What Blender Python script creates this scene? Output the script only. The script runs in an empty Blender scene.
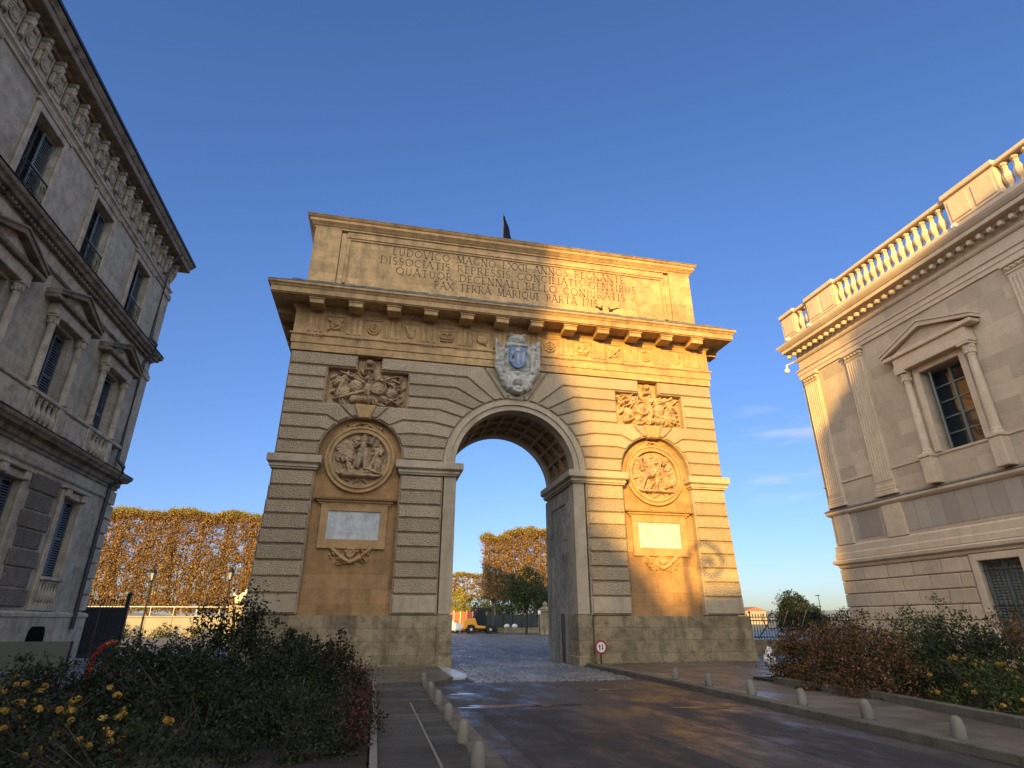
import bpy, bmesh, math, random
import numpy as np
from mathutils import Vector, Matrix
R=math.radians; PI=math.pi
random.seed(7); rng=np.random.default_rng(11)
scene=bpy.context.scene; col=scene.collection
# ------------------------------------------------------------------ camera
CAM=Vector((-4.921,-21.387,1.505)); FPX=569.53
cd=bpy.data.cameras.new('camera'); cam=bpy.data.objects.new('camera',cd); col.objects.link(cam)
cd.sensor_width=36; cd.lens=36*FPX/1024; cd.clip_end=5000; cd.clip_start=0.05
cam.location=CAM; cam.rotation_euler=(R(90+22.546),0,R(-12.511)); scene.camera=cam
# ------------------------------------------------------------------ world and sun
AZ,EL=27,10; FILL_GLOW=7.2
w=bpy.data.worlds.new('World'); scene.world=w; w.use_nodes=True
nt=w.node_tree; nt.nodes.clear()
out=nt.nodes.new('ShaderNodeOutputWorld'); bg=nt.nodes.new('ShaderNodeBackground')
sky=nt.nodes.new('ShaderNodeTexSky'); sky.sky_type='NISHITA'; sky.sun_disc=False
sky.sun_elevation=R(EL); sky.sun_rotation=R(180+AZ); sky.altitude=50; sky.air_density=1.0; sky.dust_density=0.6; sky.ozone_density=1.6
tc=nt.nodes.new('ShaderNodeTexCoord'); sp=nt.nodes.new('ShaderNodeSeparateXYZ'); nt.links.new(tc.outputs['Generated'],sp.inputs[0])
def wmix(mode,f,a,b):
    n=nt.nodes.new('ShaderNodeMix'); n.data_type='RGBA'; n.blend_type=mode
    for i_,v in ((0,f),(6,a),(7,b)):
        if isinstance(v,tuple): n.inputs[i_].default_value=(*v,1)
        elif isinstance(v,(int,float)): n.inputs[i_].default_value=v
        else: nt.links.new(v,n.inputs[i_])
    return n.outputs[2]
def wrange(v,a,b):
    n=nt.nodes.new('ShaderNodeMapRange'); n.interpolation_type='SMOOTHSTEP'; nt.links.new(v,n.inputs[0]); n.inputs[1].default_value=a; n.inputs[2].default_value=b; return n.outputs[0]
# air tint by elevation, and a pale fill glow added on the sun's side to lift the shade
tint=wmix('MIX',wrange(sp.outputs[2],-.02,.75),(.40,.48,.77),(.46,.62,.97))
base_sky=wmix('MULTIPLY',1,sky.outputs[0],tint)
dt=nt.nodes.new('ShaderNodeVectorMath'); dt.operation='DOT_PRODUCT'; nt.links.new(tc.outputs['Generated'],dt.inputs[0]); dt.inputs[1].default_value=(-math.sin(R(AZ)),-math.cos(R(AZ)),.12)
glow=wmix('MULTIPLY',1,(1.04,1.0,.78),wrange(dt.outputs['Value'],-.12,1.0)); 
gs_=nt.nodes.new('ShaderNodeVectorMath'); gs_.operation='SCALE'; nt.links.new(glow,gs_.inputs[0]); gs_.inputs['Scale'].default_value=FILL_GLOW
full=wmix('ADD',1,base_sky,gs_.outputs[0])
# a few thin cirrus wisps low in the west
mp=nt.nodes.new('ShaderNodeMapping'); mp.inputs['Scale'].default_value=(4,4,26); nt.links.new(tc.outputs['Generated'],mp.inputs[0])
cn=nt.nodes.new('ShaderNodeTexNoise'); cn.inputs['Scale'].default_value=1.6; cn.inputs['Detail'].default_value=5; nt.links.new(mp.outputs[0],cn.inputs['Vector'])
cdt=nt.nodes.new('ShaderNodeVectorMath'); cdt.operation='DOT_PRODUCT'; nt.links.new(tc.outputs['Generated'],cdt.inputs[0]); cdt.inputs[1].default_value=(.615,.750,.242)
cm=nt.nodes.new('ShaderNodeMath'); cm.operation='MULTIPLY'; nt.links.new(wrange(cn.outputs[0],.47,.72),cm.inputs[0]); nt.links.new(wrange(cdt.outputs['Value'],.993,.9995),cm.inputs[1])
cm2=nt.nodes.new('ShaderNodeMath'); cm2.operation='MULTIPLY'; nt.links.new(cm.outputs[0],cm2.inputs[0]); cm2.inputs[1].default_value=.3
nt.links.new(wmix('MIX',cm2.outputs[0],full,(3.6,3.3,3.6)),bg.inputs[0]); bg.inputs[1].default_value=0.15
nt.links.new(bg.outputs[0],out.inputs[0])
sl=bpy.data.lights.new('sun','SUN'); sl.energy=5.0; sl.angle=R(0.53); sl.color=(1.0,0.615,0.13)
so=bpy.data.objects.new('sun',sl); col.objects.link(so)
dv=Vector((math.sin(R(AZ))*math.cos(R(EL)),math.cos(R(AZ))*math.cos(R(EL)),-math.sin(R(EL))))
so.rotation_euler=dv.to_track_quat('-Z','Y').to_euler(); so.location=(-20,-60,40)
vs=scene.view_settings; vs.view_transform='Standard'; vs.look='None'; vs.exposure=0.93; vs.gamma=1; vs.use_curve_mapping=False
# ------------------------------------------------------------------ materials
def newmat(name):
    m=bpy.data.materials.new(name); m.use_nodes=True
    return m,m.node_tree,m.node_tree.nodes['Principled BSDF']
def N(nt,t,**k):
    n=nt.nodes.new(t)
    for a,b in k.items(): setattr(n,a,b)
    return n
def mathn(nt,op,a,b=None,clamp=False):
    n=N(nt,'ShaderNodeMath',operation=op); n.use_clamp=clamp
    for i,v in enumerate((a,b)):
        if v is None: continue
        if isinstance(v,(int,float)): n.inputs[i].default_value=v
        else: nt.links.new(v,n.inputs[i])
    return n.outputs[0]
def mixc(nt,f,a,b,mode='MIX'):
    n=N(nt,'ShaderNodeMix',data_type='RGBA',blend_type=mode)
    for i,v in ((0,f),(6,a),(7,b)):
        if isinstance(v,(int,float)): n.inputs[i].default_value=v
        elif isinstance(v,tuple): n.inputs[i].default_value=(*v,1) if len(v)==3 else v
        else: nt.links.new(v,n.inputs[i])
    return n.outputs[2]
def ramp(nt,v,a,b):
    n=N(nt,'ShaderNodeMapRange'); nt.links.new(v,n.inputs[0]); n.inputs[1].default_value=a; n.inputs[2].default_value=b; n.clamp=True
    return n.outputs[0]
def noise(nt,vec,scale,detail=4,rough=.6,sc=None):
    if sc:
        mp=N(nt,'ShaderNodeMapping'); mp.inputs['Scale'].default_value=sc; nt.links.new(vec,mp.inputs[0]); vec=mp.outputs[0]
    n=N(nt,'ShaderNodeTexNoise'); n.inputs['Scale'].default_value=scale; n.inputs['Detail'].default_value=detail; n.inputs['Roughness'].default_value=rough
    nt.links.new(vec,n.inputs['Vector']); return n.outputs[0]
def mul(c,k): return tuple(x*k for x in c)
def stone(name,base,stain=None,amt=.5,brick=None,bump=.25,worm=0,rough=.9,fine=14,streak=.45,jd=.55,isl=0):
    """weathered limestone: block to block tone, vertical stains, grain; brick=(axis,w,h,mortar)"""
    m,nt,b=newmat(name); g=N(nt,'ShaderNodeNewGeometry'); pos=g.outputs['Position']
    stain=stain or mul(base,.45)
    n1=noise(nt,pos,.35,5,.65); n2=noise(nt,pos,3.0,5,.7); n3=noise(nt,pos,fine,4,.7)
    st=noise(nt,pos,1.6,5,.65,(1.3,1.3,.22))
    c=mixc(nt,ramp(nt,n1,.35,.7),base,mul(base,.8))
    c=mixc(nt,mathn(nt,'MULTIPLY',ramp(nt,n2,.45,.75),amt),c,stain)
    c=mixc(nt,mathn(nt,'MULTIPLY',ramp(nt,st,.5,.72),streak),c,stain)
    c=mixc(nt,mathn(nt,'MULTIPLY',ramp(nt,n3,.5,.8),.35),c,mul(base,.6))
    h=mathn(nt,'MULTIPLY',n3,.5)
    h=mathn(nt,'ADD',h,mathn(nt,'MULTIPLY',n2,.6))
    if brick:
        ax,bw,bh,mo=brick
        s=N(nt,'ShaderNodeSeparateXYZ'); nt.links.new(pos,s.inputs[0])
        cb=N(nt,'ShaderNodeCombineXYZ'); nt.links.new(s.outputs[ax],cb.inputs[0])
        nt.links.new(s.outputs[2],cb.inputs[1])
        br=N(nt,'ShaderNodeTexBrick'); nt.links.new(cb.outputs[0],br.inputs['Vector'])
        br.inputs['Scale'].default_value=1; br.inputs['Brick Width'].default_value=bw; br.inputs['Row Height'].default_value=bh
        br.inputs['Mortar Size'].default_value=mo; br.inputs['Mortar Smooth'].default_value=.3
        br.inputs['Color1'].default_value=(1,1,1,1); br.inputs['Color2'].default_value=(.68,.68,.68,1); br.inputs['Mortar'].default_value=(jd,jd,jd,1)
        c=mixc(nt,.8,c,br.outputs['Color'],'MULTIPLY')
        h=mathn(nt,'SUBTRACT',h,mathn(nt,'MULTIPLY',br.outputs['Fac'],1.2))
    if worm:
        v=N(nt,'ShaderNodeTexVoronoi',feature='DISTANCE_TO_EDGE'); v.inputs['Scale'].default_value=worm; v.inputs['Randomness'].default_value=1
        nt.links.new(pos,v.inputs['Vector'])
        e=ramp(nt,v.outputs['Distance'],.0,.22)
        c=mixc(nt,mathn(nt,'ADD',mathn(nt,'MULTIPLY',e,.6),.4),mul(stain,.9),c); h=mathn(nt,'ADD',h,mathn(nt,'MULTIPLY',e,1.4))
    if isl:
        ii=N(nt,'ShaderNodeMapRange'); nt.links.new(g.outputs['Random Per Island'],ii.inputs[0]); ii.inputs[3].default_value=1-isl; ii.inputs[4].default_value=1+isl*.35
        vm=N(nt,'ShaderNodeVectorMath',operation='SCALE'); nt.links.new(c,vm.inputs[0]); nt.links.new(ii.outputs[0],vm.inputs['Scale']); c=vm.outputs[0]
    bp=N(nt,'ShaderNodeBump'); bp.inputs['Strength'].default_value=bump; bp.inputs['Distance'].default_value=.06
    nt.links.new(h,bp.inputs['Height']); nt.links.new(bp.outputs[0],b.inputs['Normal'])
    nt.links.new(c,b.inputs['Base Color']); b.inputs['Roughness'].default_value=rough; b.inputs['Specular IOR Level'].default_value=.25
    return m
def plain(name,base,rough=.6,metal=0,var=.3,scale=6,bump=0,spec=.5):
    m,nt,b=newmat(name); g=N(nt,'ShaderNodeNewGeometry'); n=noise(nt,g.outputs['Position'],scale,4,.65)
    c=mixc(nt,ramp(nt,n,.35,.7),base,mul(base,1-var)); nt.links.new(c,b.inputs['Base Color'])
    b.inputs['Roughness'].default_value=rough; b.inputs['Metallic'].default_value=metal; b.inputs['Specular IOR Level'].default_value=spec
    if bump:
        bp=N(nt,'ShaderNodeBump'); bp.inputs['Strength'].default_value=bump; bp.inputs['Distance'].default_value=.02
        nt.links.new(n,bp.inputs['Height']); nt.links.new(bp.outputs[0],b.inputs['Normal'])
    return m
def leafmat(name,cols,rough=.6,trans=.25):
    m,nt,b=newmat(name); g=N(nt,'ShaderNodeNewGeometry')
    cr=N(nt,'ShaderNodeValToRGB'); nt.links.new(g.outputs['Random Per Island'],cr.inputs[0])
    el=cr.color_ramp.elements; cr.color_ramp.interpolation='CONSTANT'
    while len(el)<len(cols): el.new(.5)
    for i,cc in enumerate(cols): el[i].position=i/len(cols); el[i].color=(*cc,1)
    nt.links.new(cr.outputs[0],b.inputs['Base Color']); b.inputs['Roughness'].default_value=rough; b.inputs['Specular IOR Level'].default_value=.3
    tr=N(nt,'ShaderNodeBsdfTranslucent'); nt.links.new(cr.outputs[0],tr.inputs[0])
    mx=N(nt,'ShaderNodeMixShader'); mx.inputs[0].default_value=trans
    nt.links.new(b.outputs[0],mx.inputs[1]); nt.links.new(tr.outputs[0],mx.inputs[2])
    nt.links.new(mx.outputs[0],nt.nodes['Material Output'].inputs[0]); return m
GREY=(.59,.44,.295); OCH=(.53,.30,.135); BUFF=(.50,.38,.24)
M={}
M['rustic']=stone('rusticated limestone',GREY,(.36,.30,.22),.5,bump=.5,worm=13,isl=.19)
M['smooth']=stone('grey limestone',(.52,.42,.30),(.24,.19,.14),.5,bump=.25)
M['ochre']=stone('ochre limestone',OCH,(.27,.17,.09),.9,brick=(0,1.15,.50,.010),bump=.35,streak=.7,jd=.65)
M['ochre_carved']=stone('carved ochre stone',(.53,.33,.16),(.2,.13,.07),.7,bump=.3)
M['carved']=stone('carved limestone',(.52,.355,.215),(.13,.09,.06),1.0,bump=.35)
M['entab']=stone('buff limestone',(.65,.41,.195),(.22,.15,.085),.75,brick=(0,1.7,.52,.006),bump=.35,streak=.6,jd=.7)
M['plinth']=stone('dirty plinth limestone',(.42,.325,.20),(.12,.1,.07),1.0,brick=(0,1.1,.42,.01),bump=.5,streak=.9)
M['passage']=stone('passage limestone',(.48,.41,.32),(.14,.125,.10),.9,brick=(1,1.2,.5,.005),bump=.3,streak=.9)
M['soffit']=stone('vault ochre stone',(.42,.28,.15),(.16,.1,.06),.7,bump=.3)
M['roofstone']=stone('lichened roofing stone',(.2,.18,.155),(.045,.045,.045),1.0,bump=.7,fine=7)
M['letter']=plain('dirt filled lettering',(.11,.075,.045),.9)
M['kerbstone']=stone('worn kerb stone',(.17,.145,.115),(.07,.06,.05),.9,bump=.4,fine=30)
M['marble']=stone('white marble',(.62,.62,.62),(.30,.31,.34),1.0,bump=.02,rough=.35,fine=3,streak=.3)
M['crest']=stone('pale crest stone',(.52,.49,.43),(.2,.19,.165),.9,bump=.4)
M['blue']=plain('blue enamel',(.16,.26,.48),.6,var=.5)
M['lwall']=stone('town house limestone',(.56,.485,.38),(.2,.165,.125),.7,brick=(1,.95,.42,.006),bump=.25,jd=.8)
M['ltrim']=stone('town house trim',(.52,.44,.34),(.15,.12,.09),.8,bump=.25)
M['ldark']=stone('sooty cornice stone',(.27,.21,.155),(.03,.024,.02),1.0,bump=.4)
M['lworm']=stone('vermiculated quoin',(.33,.28,.215),(.13,.11,.09),.8,worm=15,bump=.6,isl=.2)
M['rwall']=stone('courthouse limestone',(.66,.52,.385),(.44,.33,.24),.45,brick=(1,1.25,.5,.003),bump=.12,streak=.3,jd=.9)
M['rtrim']=stone('courthouse trim',(.69,.54,.40),(.40,.30,.21),.45,bump=.12,streak=.35)
M['rblock']=stone('courthouse rusticated block',(.68,.53,.39),(.40,.30,.21),.5,bump=.15,streak=.45,isl=.14)
M['rgrey']=stone('grey slab panels',(.47,.40,.33),(.36,.31,.26),.4,brick=(1,.55,9,.012),bump=.15,streak=.3,jd=.5)
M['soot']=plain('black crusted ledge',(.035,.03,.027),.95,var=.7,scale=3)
M['lead']=plain('weathered lead ledge',(.22,.2,.185),.8,var=.5)
M['granite']=stone('pale granite',(.25,.225,.19),(.15,.135,.11),.7,bump=.35,fine=40)
M['shutter']=plain('grey blue shutter paint',(.085,.105,.15),.5,var=.25)
M['shutter_grey']=plain('grey green shutter paint',(.16,.19,.19),.5,var=.2)
M['frame']=plain('painted window frame',(.075,.072,.07),.5)
M['iron']=plain('black wrought iron',(.012,.013,.015),.45,.3)
M['gate']=plain('blue black sheet metal',(.018,.022,.035),.5,.2)
M['red']=plain('red paint',(.35,.02,.02),.4)
M['ramp']=plain('pale wedge stone',(.5,.5,.5),.35,var=.3)
M['white']=plain('white paint',(.75,.75,.76),.4,var=.08)
M['yellow']=plain('orange yellow machine paint',(.75,.33,.025),.4,var=.15)
M['tyre']=plain('tyre rubber',(.02,.02,.02),.9)
M['rim']=plain('pale wheel rim',(.6,.58,.52),.5)
M['black']=plain('black plastic',(.015,.015,.015),.5)
M['dark']=plain('dark opening',(.012,.012,.012),1,spec=0)
M['orange']=plain('orange barrier mesh',(.75,.13,.03),.6)
M['zinc']=plain('zinc downpipe',(.035,.035,.045),.5,.3)
M['bark']=plain('pale plane bark',(.32,.27,.2),.9,var=.6,scale=9,bump=.4)
M['twig']=plain('brown twigs',(.07,.05,.035),.9,var=.4)
M['tile']=plain('terracotta tiles',(.32,.14,.08),.8,var=.4,scale=3)
M['plaster']=stone('pale plaster',(.34,.29,.23),(.3,.25,.19),.5,bump=.1)
M['navy']=plain('navy flag cloth',(.006,.009,.035),1,spec=0)
M['flagred']=plain('red flag cloth',(.45,.03,.04),.8)
M['flagwhite']=plain('white flag cloth',(.7,.7,.72),.8)
def glass(name,base=(.02,.025,.03),rough=.05):
    m,nt,b=newmat(name); b.inputs['Base Color'].default_value=(*base,1); b.inputs['Roughness'].default_value=rough; b.inputs['Specular IOR Level'].default_value=.9
    g=N(nt,'ShaderNodeNewGeometry'); n=noise(nt,g.outputs['Position'],1.2,2,.5)
    bp=N(nt,'ShaderNodeBump'); bp.inputs['Strength'].default_value=.04; bp.inputs['Distance'].default_value=.1
    nt.links.new(n,bp.inputs['Height']); nt.links.new(bp.outputs[0],b.inputs['Normal']); return m
M['glass']=glass('dark window glass'); 
m,_,b=newmat('green tinted glass'); b.inputs['Base Color'].default_value=(.16,.17,.14,1); b.inputs['Roughness'].default_value=.12; b.inputs['Alpha'].default_value=.8; M['tint']=m
m,_,b=newmat('bright mirror glass'); b.inputs['Base Color'].default_value=(.55,.55,.55,1); b.inputs['Metallic'].default_value=1; b.inputs['Roughness'].default_value=.04; M['mirror']=m
# ------------------------------------------------------------------ mesh helpers
class MB:
    def __init__(s): s.v=[]; s.f=[]
    def add(s,vs,fs):
        o=len(s.v); s.v+= [tuple(p) for p in vs]; s.f+=[tuple(i+o for i in f) for f in fs]; return s
    def box(s,x0,x1,y0,y1,z0,z1):
        x0,x1=sorted((x0,x1)); y0,y1=sorted((y0,y1)); z0,z1=sorted((z0,z1))
        return s.add([(x0,y0,z0),(x1,y0,z0),(x1,y1,z0),(x0,y1,z0),(x0,y0,z1),(x1,y0,z1),(x1,y1,z1),(x0,y1,z1)],
              [(3,2,1,0),(4,5,6,7),(0,1,5,4),(1,2,6,5),(2,3,7,6),(3,0,4,7)])
    def cham(s,x0,x1,y0,y1,z0,z1,c=.02):
        """box with chamfered edges through hull of 24 points"""
        x0,x1=sorted((x0,x1)); y0,y1=sorted((y0,y1)); z0,z1=sorted((z0,z1)); c=min(c,(x1-x0)*.4,(y1-y0)*.4,(z1-z0)*.4)
        bm=bmesh.new(); bmesh.ops.create_cube(bm,size=1)
        for v in bm.verts: v.co=Vector(((x0+x1)/2+v.co.x*(x1-x0),(y0+y1)/2+v.co.y*(y1-y0),(z0+z1)/2+v.co.z*(z1-z0)))
        bmesh.ops.bevel(bm,geom=bm.edges[:],offset=c,segments=1,affect='EDGES')
        bm.verts.index_update(); s.add([v.co[:] for v in bm.verts],[[v.index for v in f.verts] for f in bm.faces]); bm.free(); return s
    def prism(s,poly,ax,d0,d1,inset=0,idepth=0):
        """poly: list of 2d points; ax 1: poly in XZ extruded in Y; ax 0: poly in YZ extruded in X; ax 2: XY in Z. d1 is the FRONT; optional pillow inset"""
        def P(a,b,d): return (a,d,b) if ax==1 else ((d,a,b) if ax==0 else (a,b,d))
        n=len(poly); rings=[[P(a,b,d0) for a,b in poly]]
        if inset:
            sg=1 if d1>d0 else -1
            rings.append([P(a,b,d1-sg*idepth) for a,b in poly])
            rings.append([P(a,b,d1-sg*idepth*.85) for a,b in insetp(poly,inset*.55)])
            rings.append([P(a,b,d1) for a,b in insetp(poly,inset*1.25)])
        else: rings.append([P(a,b,d1) for a,b in poly])
        vs=[p for r in rings for p in r]; fs=[tuple(range(n-1,-1,-1)),tuple(range((len(rings)-1)*n,len(rings)*n))]
        for k in range(len(rings)-1):
            for i in range(n):
                j=(i+1)%n; fs.append((k*n+i,k*n+j,(k+1)*n+j,(k+1)*n+i))
        return s.add(vs,fs)
    def sweep(s,prof,path,closed=False,z0=0,cap=True):
        """prof: closed list of (out,z); path: list of (x,y); out = to the right of travel; mitred"""
        n=len(path); m=len(prof); P=[Vector(p) for p in path]; vs=[]
        for i in range(n):
            if closed: a=P[i]-P[i-1]; b=P[(i+1)%n]-P[i]
            else:
                a=P[i]-P[i-1] if i>0 else P[1]-P[0]; b=P[i+1]-P[i] if i<n-1 else P[-1]-P[-2]
            a.normalize(); b.normalize(); na=Vector((a.y,-a.x)); nb=Vector((b.y,-b.x))
            mt=(na+nb); mt=mt/max(mt.dot(na),1e-4) if mt.length>1e-5 else na
            for o,z in prof: q=P[i]+mt*o; vs.append((q.x,q.y,z+z0))
        fs=[]
        for i in range(n if closed else n-1):
            for k in range(m):
                a=i*m+k; b=i*m+(k+1)%m; c=((i+1)%n)*m+(k+1)%m; d=((i+1)%n)*m+k
                fs.append((a,b,c,d))
        if not closed and cap: fs+=[tuple(range(m)),tuple(range((n-1)*m,n*m))[::-1]]
        return s.add(vs,fs)
    def lathe(s,prof,c,seg=10,ax='z'):
        vs=[];fs=[];n=len(prof)
        for r,z in prof:
            for k in range(seg):
                t=2*PI*k/seg; a,b=r*math.cos(t),r*math.sin(t)
                p=(a,b,z) if ax=='z' else ((z,a,b) if ax=='x' else (a,z,b))
                vs.append((c[0]+p[0],c[1]+p[1],c[2]+p[2]))
        for i in range(n-1):
            for k in range(seg):
                j=(k+1)%seg; fs.append((i*seg+k,i*seg+j,(i+1)*seg+j,(i+1)*seg+k))
        fs+=[tuple(range(seg))[::-1],tuple(range((n-1)*seg,n*seg))]
        return s.add(vs,fs)
    def tube(s,pts,r,seg=6):
        pts=[Vector(p) for p in pts]; rs=r if isinstance(r,(list,tuple)) else [r]*len(pts); vs=[];fs=[]
        for i,p in enumerate(pts):
            t=(pts[min(i+1,len(pts)-1)]-pts[max(i-1,0)]).normalized()
            u=t.cross(Vector((0,0,1)));
            if u.length<.05: u=t.cross(Vector((0,1,0)))
            u.normalize(); v=t.cross(u)
            for k in range(seg):
                a=2*PI*k/seg; vs.append(p+(u*math.cos(a)+v*math.sin(a))*rs[i])
        for i in range(len(pts)-1):
            for k in range(seg):
                j=(k+1)%seg; fs.append((i*seg+k,i*seg+j,(i+1)*seg+j,(i+1)*seg+k))
        fs+=[tuple(range(seg))[::-1],tuple(range((len(pts)-1)*seg,len(pts)*seg))]
        return s.add(vs,fs)
    def build(s,name,mat,parent=None,smooth=False):
        me=bpy.data.meshes.new(name); me.from_pydata(s.v,[],s.f); me.validate()
        bm=bmesh.new(); bm.from_mesh(me); bmesh.ops.recalc_face_normals(bm,faces=bm.faces); bm.to_mesh(me); bm.free()
        me.materials.append(M[mat] if isinstance(mat,str) else mat)
        if smooth: me.shade_smooth()
        o=bpy.data.objects.new(name,me); col.objects.link(o)
        if parent:
            o.parent=parent; off=parent.location.copy()
            o.matrix_parent_inverse=Matrix.Translation(-off) if WORLD[0] else Matrix.Identity(4)
        return o
WORLD=[True]   # True: parts are written in world coordinates
def insetp(poly,d):
    n=len(poly); A=sum(poly[i][0]*poly[(i+1)%n][1]-poly[(i+1)%n][0]*poly[i][1] for i in range(n)); sg=1 if A>0 else -1; res=[]
    for i in range(n):
        p0=Vector(poly[i-1]); p=Vector(poly[i]); p1=Vector(poly[(i+1)%n]); a=(p-p0).normalized(); b=(p1-p).normalized()
        na=Vector((-a.y,a.x))*sg; nb=Vector((-b.y,b.x))*sg; m=na+nb; k=max(m.dot(na),.35); q=p+m*(d/k); res.append((q.x,q.y))
    return res
def tag(o,label=None,cat=None,group=None,kind=None):
    if label: o['label']=label
    if cat: o['category']=cat
    if group: o['group']=group
    if kind: o['kind']=kind
    return o
def empty(name,loc,label,cat,group=None,rz=0):
    o=bpy.data.objects.new(name,None); o.empty_display_size=.3; col.objects.link(o); o.location=loc; o.rotation_euler=(0,0,rz); return tag(o,label,cat,group)
def copy_tree(o,parent=None):
    c=o.copy(); col.objects.link(c)
    if parent: c.parent=parent
    for ch in list(o.children): copy_tree(ch,c)
    return c
def struct(mb,name,mat): return tag(mb.build(name,mat),kind='structure')
# heightfield relief in the XZ plane (front towards -Y)
def relief(name,x0,x1,z0,z1,yb,prims,parent,mat,mask=None,nx=90,nz=90,rough=.012,seed=0,flip=False,base=.0):
    X,Z=np.meshgrid(np.linspace(0,1,nx),np.linspace(0,1,nz)); H=np.zeros_like(X)
    asp=(x1-x0)/(z1-z0)
    U=(X*2-1)*asp*(-1 if flip else 1); V=Z*2-1
    for p in prims:
        if p[0]=='e':
            _,cx,cz,rx,rz,an,h=p; c,s_=math.cos(an),math.sin(an)
            a=((U-cx)*c+(V-cz)*s_)/rx; b_=(-(U-cx)*s_+(V-cz)*c)/rz
            H=np.maximum(H,h*np.clip(1-a*a-b_*b_,0,1)**.36)
        elif p[0]=='c':
            _,ax_,az,bx,bz,r,h=p; dx,dz=bx-ax_,bz-az; L=dx*dx+dz*dz+1e-9
            t=np.clip(((U-ax_)*dx+(V-az)*dz)/L,0,1); d=np.hypot(U-ax_-t*dx,V-az-t*dz)/(r*(1-.35*t))
            H=np.maximum(H,h*np.clip(1-d*d,0,1)**.36)
        elif p[0]=='r':
            _,cx,cz,ro,wd,h=p; d=(np.hypot(U-cx,V-cz)-ro)/wd; H=np.maximum(H,h*np.sqrt(np.clip(1-d*d,0,1)))
    rg=np.random.default_rng(seed)
    n_=sum(np.sin(U*f*math.cos(a)+V*f*math.sin(a)+ph) for f,a,ph in zip(rg.uniform(14,60,9),rg.uniform(0,6,9),rg.uniform(0,6,9)))/9
    H=H+n_*rough*(H>0.001)*2+rough*.2*n_
    K=np.ones_like(H,bool)
    if mask is not None: K=mask(X*2-1,V)
    vs=np.stack([x0+X*(x1-x0),yb-base-np.maximum(H,-.004),z0+Z*(z1-z0)],-1).reshape(-1,3)
    mb=MB(); idx=np.arange(nx*nz).reshape(nz,nx); fs=[]
    for j in range(nz-1):
        for i in range(nx-1):
            if K[j,i] and K[j+1,i] and K[j,i+1] and K[j+1,i+1]: fs.append((idx[j,i],idx[j,i+1],idx[j+1,i+1],idx[j+1,i]))
    mb.add(vs.tolist(),fs); return mb.build(name,mat,parent,True)
# ================================================================== TRIUMPHAL ARCH
arch=empty('triumphal_arch',(0,0,0),'tall honey coloured stone triumphal arch with carved Latin inscription, standing across the wet road','triumphal arch')
T_=4.14; WO=2.39; ZS=7.06; RI=2.41
def arc(cx,cz,r,a0,a1,n): return [(cx+r*math.cos(R(a0+(a1-a0)*i/n)),cz+r*math.sin(R(a0+(a1-a0)*i/n))) for i in range(n+1)]
# core wall, its front is the back of niches and trophy panels (y=.34)
FR=.34; RC=RI+.17
core=[(-9.0,0),(-9.0,13.0),(9.0,13.0),(9.0,0),(WO,0),(WO,ZS)]+arc(0,ZS,RC,0,180,28)+[(-WO,ZS),(-WO,0)]
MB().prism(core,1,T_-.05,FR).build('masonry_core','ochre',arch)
# recess joints are in the material; passage walls get a skin of darker stone with a sunk panel
for sx in (-1,1):
    m=MB(); x0=sx*(WO+.004); xi=sx*(WO-.05)
    # frame round the sunk jamb panel
    for y0,y1,z0,z1 in ((.62,1.1,0,6.5),(3.3,T_,0,6.5),(1.1,3.3,5.95,6.5),(1.1,3.3,0,2.1)):
        if sx>0 and z0==0 and y0==1.1:
            m.box(x0,xi,1.1,1.75,0,2.1); m.box(x0,xi,2.35,3.3,0,2.1); m.box(x0,xi,1.75,2.35,1.75,2.1); continue
        m.box(x0,xi,y0,y1,z0,z1)
    m.box(x0,sx*(WO-.01),1.1,3.3,2.1,5.95)
    m.build('jamb_panelling','passage',arch)
door=[(1.75,0),(2.35,0),(2.35,1.55)]+arc(2.05,1.55,.3,0,180,8)[1:]
MB().prism(door,0,WO+.02,WO-.02).build('service_door','black',arch)
# inner order strip (jamb of the opening) and archivolt
for sx in (-1,1):
    m=MB(); m.box(sx*(WO-.05),sx*2.80,.10,.62,1.72,6.6)
    m.build('jamb_strip','smooth',arch)
def ring(m,r0,r1,y0,y1,a0=0,a1=180,n=36,cz=ZS,cx=0,zclip=None):
    for i in range(n):
        t0=a0+(a1-a0)*i/n; t1=a0+(a1-a0)*(i+1)/n
        p=[(cx+r*math.cos(R(t)),cz+r*math.sin(R(t))) for r,t in ((r0,t0),(r1,t0),(r1,t1),(r0,t1))]
        m.prism(p,1,y0,y1)
    return m
m=MB(); ring(m,RI,2.62,.62,.06); ring(m,2.62,2.72,.62,-.01); ring(m,2.72,2.86,.5,.05); m.build('archivolt','smooth',arch)
m=MB(); ring(m,RI,2.8,T_-.5,T_+.04); m.build('rear_archivolt','smooth',arch)
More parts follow.
